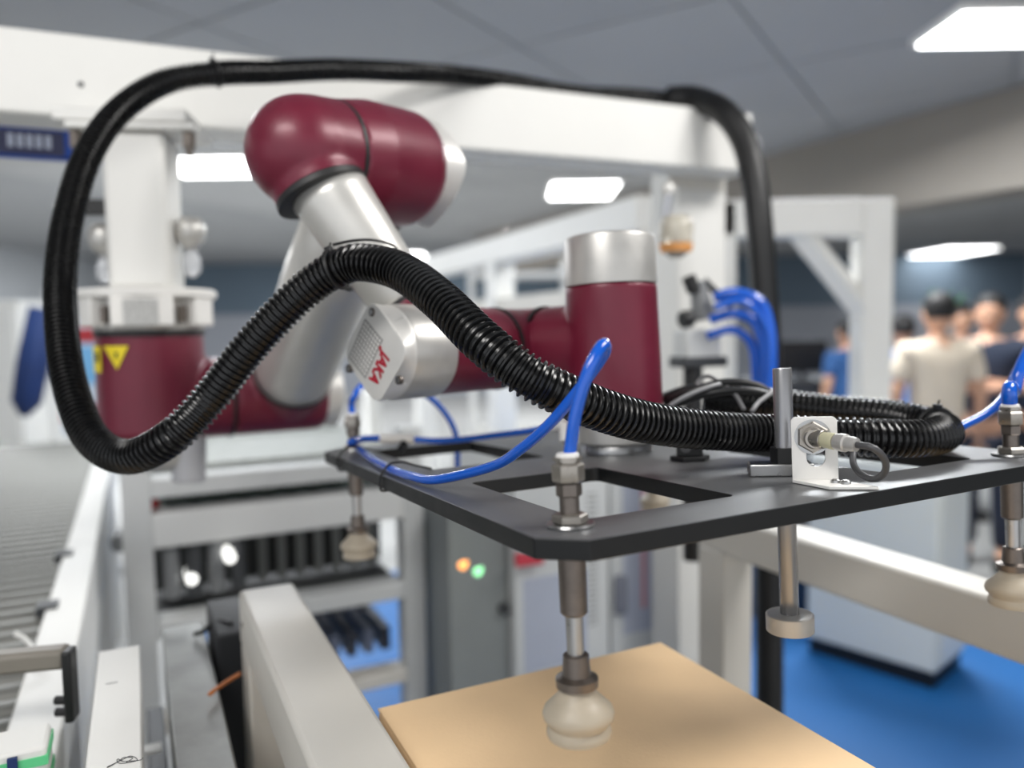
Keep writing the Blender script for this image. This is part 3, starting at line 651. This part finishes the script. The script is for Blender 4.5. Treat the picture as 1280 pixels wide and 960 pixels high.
# pipe bracket and black handle bottom left
pb = thing('pipe_bracket', 'taupe pipe bracket with a black corner at the bottom left', 'bracket', at(82, 880, .95))
mb = MB().box((-.16, 0, -.013), (.0, .03, .013), zrot(12, at(80, 826, .95))); part('pipe', mb, mat('taupe', (132, 126, 116), .5), pb, True, .006)
mb = MB().box((-.002, -.006, -.078), (.009, .02, .012), zrot(12, at(80, 826, .95))); part('corner_strip', mb, BLACK, pb, True, .003)
for dz in (-.05, -.065): part('knob', MB().cyl(at(80, 826, .95) + V((-.013, 0, dz)), at(80, 826, .95) + V((.0, 0, dz)), .0055, n=12), BLACK, pb)
tp = T @ V((-.135, .97, 1.0)); m0 = zrot(26, (tp.x, tp.y, 1.0)); ft = thing('taped_block', 'white block with green tape bands in the bottom left corner', 'block', (tp.x, tp.y, 1.0))
part('block', MB().box((-.03, -.03, .001), (.03, .03, .062), m0), WHITE, ft, True, .004)
for zz in (.012, .042): part('tape', MB().box((-.0315, -.0315, zz), (.0315, .0315, zz + .01), m0), mat('green_tape', (96, 205, 140), .5), ft, False)
part('marker_strip', MB().box((-.005, -.035, .02), (.004, -.0312, .058), m0), BLUE2, ft, False)
# blue clip on white tube over the rollers
cl = thing('cable_clip', 'white wire with a blue end lying over the conveyor rollers', 'cable', at(40, 800, 1.18))
tubepart('wire', [at(18, 792, 1.2), at(30, 798, 1.2), at(42, 812, 1.18)], .004, WHITE, cl); tubepart('end_cap', [at(42, 812, 1.18), at(54, 824, 1.17)], .0065, BLUE2, cl)
# white flat rail with scribble
fr = thing('flat_rail', 'white flat-topped rail with pencil scribbles at the bottom left', 'rail', M=T.copy())
part('rail_body', tb((-.062, .55, .98), (-.012, 1.145, CH - .42)), WHITE, fr, True, .002)
part('end_post', tb((-.058, 1.08, .0), (-.018, 1.14, .98)), WHITE, fr, False)
part('end_post', tb((-.058, .56, .0), (-.018, .62, .98)), WHITE, fr, False)
random.seed(11)
mb = MB()
for (a0, b0) in ((-.030, .832), (-.032, .808)):
    pts = [T @ V((a0 + .011 * math.cos(k * .9) + .003 * math.sin(k * 2.3) - .0008 * k + .008, b0 + .0065 * math.sin(k * 1.3 + a0 * 90), CH - .4196)) for k in range(16)]
    ps_, _ = resample(pts, step=.002); mb.sweep(ps_, .00035, 5)
part('scribble', mb, mat('pencil', (70, 70, 74), .7), fr, 'all')
part('scribble', MB().box((-.05, 1.03, CH - .4201), (-.037, 1.0312, CH - .4196), T), mat('pencil', (70, 70, 74), .7), fr, False)
# grey steel beam
mb = tb((.020, .35, .90), (.085, 1.42, 1.0)); sbm = thing('steel_beam', 'scuffed grey steel beam between the white rail and the table frame', 'beam', M=T.copy())
part('beam_body', mb, mat('scuffed_grey', (142, 144, 142), .38, .35, .3, 9, .3, 60), sbm, True, .003)
part('support', tb((.03, .5, 0), (.075, .55, .9)), DGREY, sbm, False); part('support', tb((.03, 1.3, 0), (.075, 1.35, .9)), DGREY, sbm, False)
bk = thing('cable_box', 'black box between the grey beam and the table leg', 'box', M=T @ Matrix.Translation((.1, 1.3, .6)))
part('box_body', tb((.093, 1.26, .55), (.19, 1.44, 1.03)), mat('box_black', (32, 34, 38), .6), bk, True, .004)
part('stand', tb((.11, 1.3, 0), (.18, 1.4, .55)), DGREY, bk, False)
tubeobj('orange_cable', [at(262, 868, 1.05), at(272, 860, 1.07), at(284, 852, 1.1), at(300, 842, 1.13)], .003, mat('orange', (206, 122, 62), .5), 'thin orange cable beside the table leg', 'cable', 8)
tubeobj('black_cable', [at(243, 793, 1.27), at(255, 789, 1.27), at(263, 781, 1.27), at(275, 776, 1.27), at(290, 780, 1.25)], .004, BLACK, 'black cable lying on top of the black box', 'cable', 8)
tg = single('white_tag', MB().box((-.014, -.012, 0), (.014, .012, .004), zrot(26, at(189, 938, 1.15))), WHITE, 'small white tag in the dark gap beside the grey beam', 'tag', False)
mb = tb((-.010, .5, .55), (.018, 1.5, .83)); single('dark_channel', mb, mat('channel', (52, 56, 62), .5), 'dark steel channel between the white rail and grey beam', 'channel', True, .003)
mb = tb((-.010, .7, 0), (.018, .76, .55)); 
single('channel_leg', mb, DGREY, 'dark leg under the steel channel', 'leg', False)

# ================================================================= MACHINE BEHIND THE TABLE
mc = thing('transfer_machine', 'white and grey transfer machine with slotted rails behind the table', 'machine', M=T.copy())
b0 = 2.14
def mp(name, a0, a1, z0, z1, m, db=0., dp=.08, bev=.004): return part(name, tb((a0, b0 + db, z0), (a1, b0 + db + dp, z1)), m, mc, True, bev)
mp('leg', -.05, .02, 0, 1.22, LGREY, 0, .08); mp('leg', .685, .75, 0, 1.22, LGREY, 0.01, .07); mp('leg', -.05, .02, 0, 1.22, LGREY, .9, .08)
mp('upper_rail', .02, .685, 1.085, 1.135, LGREY); mp('front_rail', .02, .685, .955, 1.045, mat('rail_pale', (218, 219, 218), .4, .1))
mp('lower_rail', .02, .685, .715, .765, LGREY)
mp('upper_bed', .02, .685, 1.02, 1.04, mat('bed_green', (84, 100, 92), .6, 0, .2, 14), .081, .74)
mp('lower_bed', .02, .685, .735, .755, mat('machine_dark', (66, 68, 68), .6), .081, .74)
mp('bottom_rail', .02, .685, .46, .50, CREAM)
mp('back_panel', .02, .685, .77, .95, mat('machine_dark', (66, 68, 68), .6, 0, .3, 14), .25, .02)
mp('deck', .02, .685, 1.13, 1.15, mat('deck_grey', (160, 164, 160), .6, 0, .15, 20), .1, .7)
mp('rear_rail', -.02, .69, 1.16, 1.24, WHITE, .82, .08)
sl = None
for k in range(10):
    a = .05 + k * .064
    mb = tb((a, b0 + .10, 1.05), (a + .03, b0 + .14, 1.085)); part('chain_pad', mb, mat('pad_dark', (46, 60, 54), .6), mc, False)
for k in range(9):
    a = .22 + k * .052; part('belt_slat', MB().box((a, b0 + .1, .53), (a + .028, b0 + .85, .60), T @ Matrix.Translation((0, 0, .0))), [mat('slat_dark', (40, 44, 56), .5), mat('slat_blue_grey', (92, 100, 120), .5)][k % 2], mc, False)
for k in range(7):
    a = .30 + k * .055; part('slat_upright', MB().box((a, b0 + .2, .77), (a + .024, b0 + .22, .93), T), mat('slat_grey', (120, 122, 120), .5), mc, False)
for (px, py, r) in ((288, 698, .016), (240, 725, .016), (205, 685, .02), (150, 680, .026)):  # the small glowing discs stand in for glints on bright knobs
    c = at(px, py, 2.02); part('knob_glint' if r < .02 else 'rotary_knob', MB().cyl(c + V((0, 0, 0)), T @ (T.inverted() @ c + V((0, .09, 0))), r * .9, n=20, bev=.003), mat('glint_white', (255, 255, 250), .4, emit=1.6) if r < .02 else GREY, mc)
for k in range(4):
    c = T @ V((.06 + k * .055, b0 + .04, .90)); part('motor', MB().cyl(c + V((0, 0, -.09)), c + V((0, 0, .06)), .02, n=16, bev=.003), [GREY, DGREY][k % 2], mc)
c = at(182, 634, 1.98); single('red_button', MB().cyl(c, c + V((.0, .05, 0)), .014, n=16), mat('red_plastic', (205, 60, 58), .4), 'red button on the left of the transfer machine', 'button')
# control cabinet with printed panels
cab = thing('control_cabinet', 'pale grey control cabinet with lamps and panel doors behind the cardboard', 'cabinet', M=T @ Matrix.Translation((1.0, 2.3, 0)))
cf = T.inverted() @ at(640, 780, 2.25); a0, bb = cf.x, cf.y
def ca(px, z=.9):                                        # position along the cabinet front for a picture column
    p = at(px, 780, 1.) - V((0, 0, CH)); o = T.inverted() @ V((p.x, p.y, 0)); return o.x * (bb / o.y)
part('cabinet_body', MB().box((ca(640), bb, 0), (ca(905), bb + .45, 1.14), T), LGREY, cab, True, .006)
part('side_case', MB().box((ca(566), bb + .02, 0), (ca(639), bb + .4, 1.0), T), mat('cab_grey', (138, 143, 143), .5, 0, .03, 10), cab, True, .006)
WP = mat('cab_white', (222, 225, 226), .4)
for (pa, pb_) in ((642, 757), (761, 862)):
    d = part('cabinet_door', MB().box((ca(pa), bb - .018, .03), (ca(pb_), bb - .001, 1.10), T), WP, cab, True, .003)
    z_0, z_1 = (at(700, 842, 2.25).z, at(700, 722, 2.25).z)
    part('window_panel', MB().box((ca(pa + (9 if pa < 700 else 14)), bb - .022, z_0 if pa < 700 else z_0 + .05), (ca(pb_ - (28 if pa < 700 else 2)), bb - .0182, z_1 if pa < 700 else 1.08), T), LBLUE, d, False)
part('handle', MB().box((ca(763), bb - .045, .62), (ca(775), bb - .018, .74), T), mat('handle_grey', (128, 132, 146), .4), cab, True, .006)
mb = MB()
for k in range(26): mb.box((ca(731), bb - .0195, .60 + k * .016), (ca(743), bb - .0181, .604 + k * .016), T)
part('red_stripe', MB().box((ca(797), bb - .0235, .62), (ca(802), bb - .0222, 1.05), T), mat('faded_red', (214, 150, 160), .5), cab, False)
part('red_stripe', MB().box((ca(811), bb - .0235, .62), (ca(815), bb - .0222, 1.05), T), mat('faded_red', (214, 150, 160), .5), cab, False)
part('scale_ticks', mb, GREY, cab, False, kind='stuff')
part('latch', MB().cyl(T @ V((ca(632), bb + .02, .69)), T @ V((ca(632), bb - .0, .69)), .016, n=16), DGREY, cab)
for (px, py, col, nm) in ((578, 707, (255, 168, 90), 'orange_lamp'), (597, 715, (140, 225, 160), 'green_lamp')):
    c = at(px, py, 2.05); part(nm, MB().lathe(c, (-.3, -1, 0), [(-.03, .006), (0, .012), (.006, .009)], 14), mat(nm, col, .3, emit=2.2), cab)
c = at(662, 700, 2.2); part('red_panel', MB().box((-.04, 0, -.018), (.045, .02, .02), zrot(20, c)), mat('red_plastic2', (214, 66, 84), .4), cab, True, .004)
# right-hand white cabinet on the blue floor
q = T.inverted() @ at(1168, 862, 3.15)
wc = thing('white_cabinet', 'white floor cabinet on a black plinth on the blue floor at right', 'cabinet', at(1168, 862, 3.15).xy.to_3d(), 42)
M = MW[wc]
part('cabinet_body', MB().box((-.48, 0, .07), (0, .46, .90), M) if False else MB().box((0, 0, .07), (.34, .55, .92), M), mat('cab_white2', (212, 216, 214), .45), wc, True, .01)
part('plinth', MB().box((.01, .01, 0), (.33, .54, .07), M), BLACK, wc, True, .003)
part('front_door', MB().box((.02, -.012, .1), (.32, 0.0, .89), M), mat('cab_white2', (212, 216, 214), .45), wc, True, .003)
gb = thing('grey_machine', 'dark grey low machine behind the table rail, left of the white cabinet', 'machine', at(1030, 640, 3.9).xy.to_3d(), 10)
M = MW[gb]
part('machine_body', MB().box((-.35, 0, .45), (.13, .5, .88), M), GREY, gb, True, .01); part('base_frame', MB().box((-.33, .02, 0), (.11, .48, .45), M), mat('navy', (40, 62, 88), .6), gb, False)
part('drawer', MB().box((-.33, -.015, .5), (.11, 0, .68), M), DGREY, gb, True, .005)

# ================================================================= BEHIND THE WRIST: air unit on the post
au = thing('air_unit', 'grey air preparation unit with black knobs on the gantry post behind the wrist', 'air unit', at(875, 400, 1.75))
c = at(868, 428, 1.75)
part('body', MB().box((-.04, -.03, -.05), (.055, .03, .03), zrot(20, c)), LGREY, au, True, .008)
part('regulator', MB().cyl(at(880, 400, 1.74), at(872, 352, 1.74), .028, .018, n=20, bev=.004), GREY, au)
part('knob', MB().cyl(at(868, 365, 1.72), at(860, 345, 1.72), .016, n=16, bev=.003), BLACK, au)
part('knob', MB().cyl(at(852, 400, 1.71), at(864, 398, 1.72), .02, n=16, bev=.003), BLACK, au)
part('lever', MB().cyl(at(880, 350, 1.74), at(915, 385, 1.74), .008, n=12), BLACK, au)
part('manifold', MB().box((-.05, -.03, -.012), (.07, .03, .012), zrot(20, at(868, 452, 1.75))), DGREY, au, True, .004)
part('drop_pipe', MB().cyl(at(866, 458, 1.75), at(866, 700, 1.75), .022, n=20), BLACK, au)
cf_ = thing('filter_bowl', 'clear filter bowl with an orange band above the air unit', 'filter', at(838, 300, 1.7))
part('bowl', MB().lathe(at(845, 322, 1.72), (0, 0, 1), [(0, .015), (.02, .035), (.07, .038), (.09, .03)], 24), mat('bowl_clear', (220, 214, 200), .25, trans=.4), cf_, 'all')
part('band', MB().lathe(at(845, 322, 1.72), (0, 0, 1), [(.012, .034), (.03, .0385)], 24), mat('orange_band', (222, 156, 90), .5), cf_)
part('bracket_arm', MB().cyl(at(836, 238, 1.74), at(828, 300, 1.74), .012, .009, n=14), mat('satin_grey', (168, 170, 176), .3, .5), cf_)
part('bracket_head', MB().sphere(at(835, 237, 1.74), .017, 16, 10), CAPM, cf_, 'all')
for k, (P, r) in enumerate((([(893, 372, 1.7), (920, 366, 1.68), (950, 378, 1.67), (962, 410, 1.67), (964, 450, 1.68), (962, 500, 1.7)], .0125), ([(888, 400, 1.7), (915, 392, 1.68), (940, 400, 1.67), (952, 425, 1.67), (955, 460, 1.68), (953, 505, 1.7)], .011), ([(884, 420, 1.72), (915, 412, 1.7), (938, 428, 1.7), (944, 460, 1.7), (944, 505, 1.72)], .010), ([(893, 385, 1.66), (925, 376, 1.65), (950, 395, 1.65), (961, 430, 1.66), (960, 500, 1.68)], .008))):
    tubeobj('air_tube', [at(*q) for q in P], r, BLUE, ['topmost thick blue tube bending down behind the steel rod', 'second blue tube of the bundle, just inside the topmost bend', 'innermost blue tube of the bundle beside the air unit', 'thin blue tube in front of the bundle beside the air unit'][k], 'air tube', 12, .01)

# ================================================================= DISTANT FRAMES
def wframe(name, label): return thing(name, label, 'frame')
f2 = thing('support_frame', 'white support frame with a diagonal brace left of the people', 'frame', (at(1090, 500, 3.5).x, 3.5, 0))
p = at(1090, 300, 3.5); q = at(900, 300, 3.45)
part('post', MB().box((-.07, -.07, 0), (.07, .07, CH + .56), Matrix.Translation((p.x, p.y, 0))), WHITE, f2, True, .01)
M = basis((p.x, p.y, 0), (q.x - p.x, q.y - p.y, 0), (0, 1, 0))
part('top_rail', MB().add(*(lambda v: (v, [(0, 3, 2, 1), (4, 5, 6, 7), (0, 1, 5, 4), (1, 2, 6, 5), (2, 3, 7, 6), (3, 0, 4, 7)]))([V((x, y, z)) for z in (CH + .40, CH + .562) for x, y in ((q.x, p.y - .07), (p.x - .0702, p.y - .07), (p.x - .0702, p.y + .07), (q.x, p.y + .07))])), WHITE, f2, True, .01)
d0, d1 = at(1000, 290, 3.5), at(1082, 392, 3.5)
part('brace', MB().cyl(d0, d1, .055, n=4), WHITE, f2, False)
part('post', MB().box((q.x - .07, p.y - .07, 0), (q.x + .07, p.y + .07, CH + .56)), WHITE, f2, True, .01)
f3 = thing('overhead_frame', 'long cream overhead frame receding behind the maroon elbow', 'frame', (.62, 3.4, 0))
M3 = zrot(24.3, (.62, 3.4, 0))
part('top_beam', MB().box((-.08, 0, CH + .42), (.08, 5.5, CH + .573), M3), WHITE, f3, True, .01)
for k, b in enumerate((.0, 1.6, 3.2, 5.0)):
    part('post', MB().box((-.07, b, 0), (.07, b + .14, CH + .42), M3), WHITE, f3, False)
part('mid_rail', MB().box((-.05, .14, CH + .1), (.05, 5.0, CH + .2), M3), CREAM, f3, False)
sh = thing('storage_rack', 'white shelving with orange bins far behind the wrist', 'rack', (at(660, 380, 6).x, 6.6, 0))
M = MW[sh]
for zz in (.6, 1.1, 1.55, 1.95): part('shelf', MB().box((-.5, 0, zz), (1.2, .4, zz + .04), M), WHITE, sh, False)
for xx in (-.5, .32, 1.16): part('upright', MB().box((xx, -.01, 0), (xx + .05, .41, 2.1), M), WHITE, sh, False)
for k, (xx, zz, col) in enumerate(((-.36, 1.59, (150, 150, 150)), (.03, 1.59, (90, 92, 92)), (.42, 1.78, (196, 128, 72)), (.8, 1.78, (196, 128, 72)), (.0, 1.14, (180, 140, 110)), (.5, 1.14, (96, 98, 98)))):
    nm = ['pale grey bin at the left of the upper shelf', 'dark grey bin on the upper shelf', 'orange-brown bin high on the rack, left one', 'orange-brown bin high on the rack, right one', 'tan bin on the lower shelf', 'dark grey bin on the lower shelf'][k]
    m0 = M @ Matrix.Translation((xx, .05, zz if zz != 1.78 else 1.595)); h_ = .2
    single('storage_bin', MB().box((0, 0, 0), (.24, .3, h_), m0), mat('bin%d' % k, col, .6), nm, 'bin', True, .01, loc=m0.translation)
# left background
lk = thing('wall_locker', 'tall white locker at the far left edge', 'locker', (at(-20, 500, 5.2).x - .9, 5.2, 0))
M = MW[lk]
part('locker_body', MB().box((.2, 0, .0), (1.15, .5, 1.75), M), WHITE, lk, True, .01); part('locker_door', MB().box((.22, -.02, .05), (.67, 0, 1.7), M), WHITE, lk, True, .005); part('locker_door', MB().box((.69, -.02, .05), (1.13, 0, 1.7), M), WHITE, lk, True, .005)
part('green_plinth', MB().box((.15, -.06, .0), (1.16, .0, .3), M) if False else MB().box((.2, -.05, .62), (1.0, -.021, .78), M), mat('mint', (120, 176, 150), .6), lk, False)
bc = thing('hanging_cloth', 'dark blue work cloth hanging on a white stand at the left', 'cloth', (at(45, 480, 4.3).x, 4.3, 0))
a_, b_ = at(52, 385, 4.3), at(30, 520, 4.3)
part('stand_pole', MB().cyl((a_.x, a_.y + .06, 0), (a_.x, a_.y + .06, a_.z + .1), .02, n=12), WHITE, bc); part('foot', MB().cyl((a_.x, a_.y + .06, 0), (a_.x, a_.y + .06, .03), .2, n=24), WHITE, bc)
mb = MB(); mb.lathe(b_, a_ - b_, [(0, .02), (.08, .07), (.3, .075), ((a_ - b_).length, .06)], 16, lambda t_, k: 1 + .12 * math.sin(5 * t_)); part('cloth_drape', mb, BLUE2, bc, 'all')
pn = thing('notice_panel', 'light blue and red notice panel behind the robot base', 'panel', (at(106, 470, 4.7).x, 4.7, 0))
c = at(106, 470, 4.7); nz = lambda y: at(106, y, 4.7).z
part('panel', MB().box((c.x - .16, 4.7, nz(545)), (c.x + .1, 4.73, nz(398))), mat('panel_pale', (206, 216, 228), .5), pn, False)
part('blue_field', MB().box((c.x - .15, 4.694, nz(480)), (c.x + .09, 4.6995, nz(432))), mat('sky_print', (120, 178, 220), .5), pn, False)
for ya, yb in ((428, 410), (528, 506)): part('red_field', MB().box((c.x - .16, 4.693, nz(ya)), (c.x + .1, 4.6995, nz(yb))), mat('red_print', (170, 50, 56), .5), pn, False)
part('stand', MB().box((c.x - .06, 4.72, .02), (c.x, 4.74, nz(540))), GREY, pn, False); part('stand_foot', MB().box((c.x - .2, 4.6, 0), (c.x + .14, 4.9, .02)), GREY, pn, False)

# ================================================================= PEOPLE
SKIN = mat('skin', (206, 160, 132), .55); HAIR = mat('hair_black', (24, 22, 22), .6); EYE = mat('eye_dark', (30, 24, 22), .3)
def skin_obj(name, nodes, edges, parent, m, sub=2, root=0):
    """nodes: (x,y,z,rx,ry) in the person's frame"""
    me = bpy.data.meshes.new(name); me.from_pydata([n[:3] for n in nodes], edges, []); me.materials.append(m)
    o = bpy.data.objects.new(name, me); COL.objects.link(o); o.parent = parent; MW[o] = MW[parent]
    sk = o.modifiers.new('skin', 'SKIN'); sk.use_smooth_shade = True
    if not me.skin_vertices: 
        me.attributes.new('x', 'FLOAT', 'POINT')
    for i, n in enumerate(nodes):
        me.skin_vertices[0].data[i].radius = (n[3], n[4]); me.skin_vertices[0].data[i].use_root = (i == root)
    s = o.modifiers.new('sub', 'SUBSURF'); s.levels = sub; s.render_levels = sub
    return o
def person(label, x, y, rz, hgt, shirt, trousers, arms='down', hair_big=0.):
    k = hgt / 1.72; t = thing('person', label, 'person', (x, y, 0), rz); P = []; E = []
    def n(p, r, r2=None): P.append((p[0] * k, p[1] * k, p[2] * k, r * k, (r2 or r) * k)); return len(P) - 1
    # facing -y
    pel = n((0, 0, .93), .15, .10); wa = n((0, 0, 1.08), .13, .095); chs = n((0, 0, 1.28), .155, .105); up_ = n((0, .005, 1.40), .12, .08); nk = n((0, .0, 1.47), .052); hd = n((0, -.012, 1.52), .056)
    E += [(pel, wa), (wa, chs), (chs, up_), (up_, nk), (nk, hd)]
    hands = []
    for s in (-1, 1):
        sh_ = n((s * .17, 0, 1.40), .055)
        if arms == 'down': el = n((s * .235, .02, 1.13), .042); wr = n((s * .25, -.05, .90), .028); hd_ = n((s * .25, -.07, .83), .032, .018)
        else: el = n((s * .25, -.04, 1.14), .042); wr = n((-s * .02 + s * .0, -.22, 1.17 + s * .025), .028); hd_ = n((-s * .10, -.20, 1.19 + s * .03), .032, .02)
        E += [(up_, sh_), (sh_, el), (el, wr), (wr, hd_)]
        v = (V(P[hd_][:3]) - V(P[wr][:3])).normalized(); sd_ = v.cross(V((0, 0, 1)) if abs(v.z) < .8 else V((0, 1, 0))).normalized()
        for q, ln in enumerate((.055, .07, .075, .068, .052)):
            b_ = V(P[hd_][:3]) / k + sd_ * (q - 2) * .016; m1 = b_ + v * ln * .55 + V((0, .006, 0)); 
            if q == 0: m1 = b_ + v * .02 + sd_ * -.03
            i1 = n(b_ + v * .02 - (v * .02 if q == 0 else V()), .009); i2 = n(m1, .008); i3 = n(m1 + v * ln * .5, .0065)
            E += [(hd_, i1), (i1, i2), (i2, i3)]
        hp = n((s * .09, 0, .86), .09); kn = n((s * .10, -.01, .48), .058); an = n((s * .10, .02, .09), .04); ft_ = n((s * .11, -.12, .04), .04, .03)
        E += [(pel, hp), (hp, kn), (kn, an), (an, ft_)]
    skin_obj('body', P, E, t, SKIN, 1)
    M = MW[t]
    hc = V((0, -.012, 1.615)) * k
    mb = MB(); vs = []
    def rf(th, kk): return 1
    mb.lathe(M @ (hc + V((0, 0, -.115)) * k), (0, 0, 1), [(z * k, r * k) for z, r in ((0, .02), (.008, .038), (.03, .055), (.06, .068), (.10, .076), (.15, .078), (.19, .066), (.215, .045), (.23, .015))], 24)
    head = part('head', mb, SKIN, t, 'all')
    part('nose', MB().lathe(M @ (hc + V((0, -.066, -.03)) * k), M.to_3x3() @ V((0, -.4, -.9)), [(-.03, .006), (0, .012), (.014, .013), (.022, .006)], 10), SKIN, head, 'all')
    for s in (-1, 1):
        part('eye', MB().sphere(M @ (hc + V((s * .028, -.068, 0)) * k), .009, 10, 6), EYE, head, 'all')
        part('ear', MB().lathe(M @ (hc + V((s * .073, .0, -.012)) * k), M.to_3x3() @ V((s, 0, 0)), [(0, .024), (.008, .026), (.012, .018)], 12), SKIN, head, 'all')
    part('mouth', MB().box((-.02, -.073, -.064), (.02, -.060, -.057), M @ Matrix.Translation(hc)), mat('lips', (150, 84, 76), .5), head, True, .002)
    mb = MB(); 
    mb.lathe(M @ (hc + V((0, .024, -.035)) * k), M.to_3x3() @ V((0, -.12, 1)), [(z * k, (r + hair_big) * k) for z, r in ((0, .068), (.03, .08), (.07, .088), (.105, .085), (.135, .068), (.158, .04), (.165, .012))], 22)
    part('hair', mb, HAIR, t, 'all')
    # clothes follow the body
    P2 = []; E2 = []
    def n2(p, r, r2=None): P2.append((p[0] * k, p[1] * k, p[2] * k, r * k, (r2 or r) * k)); return len(P2) - 1
    a = n2((0, 0, .90), .175, .125); b = n2((0, 0, 1.08), .155, .118); c = n2((0, 0, 1.28), .178, .125); d = n2((0, .005, 1.41), .14, .098); e_ = n2((0, .0, 1.455), .07)
    E2 += [(a, b), (b, c), (c, d), (d, e_)]
    for s in (-1, 1):
        s1 = n2((s * .175, 0, 1.395), .075); s2 = n2((s * .222, .012, 1.2), .062); E2 += [(d, s1), (s1, s2)]
    skin_obj('shirt', P2, E2, t, shirt, 2)
    P3 = []; E3 = []
    def n3(p, r, r2=None): P3.append((p[0] * k, p[1] * k, p[2] * k, r * k, (r2 or r) * k)); return len(P3) - 1
    a = n3((0, 0, .95), .16, .115)
    for s in (-1, 1):
        b = n3((s * .09, 0, .85), .105); c = n3((s * .1, -.01, .48), .075); d = n3((s * .1, .02, .10), .06); E3 += [(a, b), (b, c), (c, d)]
    skin_obj('trousers', P3, E3, t, trousers, 2)
    for s in (-1, 1):
        part('shoe', MB().box((s * .11 - .045, -.19, .0), (s * .11 + .045, .075, .075), M), BLACK, t, True, .02)
    return t
NAVY = mat('trousers_navy', (34, 40, 56), .8); BEI = mat('shirt_beige', (222, 208, 188), .8, 0, .03, 8); DNAV = mat('shirt_dark', (26, 36, 56), .8); LB = mat('shirt_blue', (92, 134, 196), .8); SB = mat('shirt_midblue', (48, 88, 140), .8)
def pp(px, d): return at(px, 413, d).x
person('person in a beige shirt seen from behind', pp(1172, 4.4), 4.4, 172, 1.66, BEI, NAVY)
person('person in a dark navy shirt with arms folded', pp(1236, 4.7), 4.7, -38, 1.66, DNAV, NAVY, 'fold')
person('person in a light blue shirt just right of the white frame post', pp(1128, 5.6), 5.6, 160, 1.55, LB, NAVY)
person('person in a mid blue shirt partly hidden left of the white frame post', pp(1058, 6.3), 6.3, 200, 1.53, SB, NAVY)
person('person in dark clothes cut off by the right photo edge', pp(1290, 4.9), 4.9, -20, 1.66, DNAV, NAVY)
person('person behind the two in front, face between the beige and navy shirts', pp(1200, 5.9), 5.9, 0, 1.63, SB, NAVY)
gc = thing('potted_plant', 'green plant on a tall grey stand behind the person in beige', 'plant', (pp(1178, 6.6), 6.6, 0))
GRN = mat('leaf_green', (70, 168, 60), .6); M = MW[gc]
part('stand', MB().box((-.12, -.12, 0), (.12, .12, 1.42), M), GREY, gc, False); part('pot', MB().cyl(M @ V((0, 0, 1.42)), M @ V((0, 0, 1.55)), .07, .1, n=20), WHITE, gc)
random.seed(3); mb = MB()
for k in range(46):
    a = random.uniform(0, 6.28); e_ = random.uniform(.3, 1.4); d_ = V((math.cos(a) * math.cos(e_), math.sin(a) * math.cos(e_), math.sin(e_))); s_ = d_.cross(V((0, 0, 1))).normalized() * .03; o_ = M @ V((0, 0, 1.55)); L_ = random.uniform(.15, .3)
    mb.add([o_, o_ + d_ * L_ * .5 + s_, o_ + d_ * L_, o_ + d_ * L_ * .5 - s_], [(0, 1, 2), (0, 2, 3)])
part('leaves', mb, GRN, gc, False, kind='stuff')
# dark desk with monitor far behind the frame
dk = thing('work_bench', 'dark work bench far behind the steel rod', 'bench', (pp(1010, 6.5), 6.5, 0)); M = MW[dk]
part('bench_top', MB().box((-.5, 0, .98), (.5, .6, 1.03), M), DGREY, dk, False)
part('cupboard', MB().box((-.48, .05, 0), (.48, .58, .98), M), mat('bench_grey', (70, 74, 80), .6), dk, True, .01)
single('monitor', MB().box((-.22, 0, .06), (.22, .04, .34), M @ Matrix.Translation((.05, .25, 1.03))).box((-.08, -.03, 0), (.08, .09, .015), M @ Matrix.Translation((.05, .25, 1.03))).box((-.02, .01, .01), (.02, .03, .1), M @ Matrix.Translation((.05, .25, 1.03))), BLACK, 'dark monitor standing on the far bench', 'monitor', True, .004)
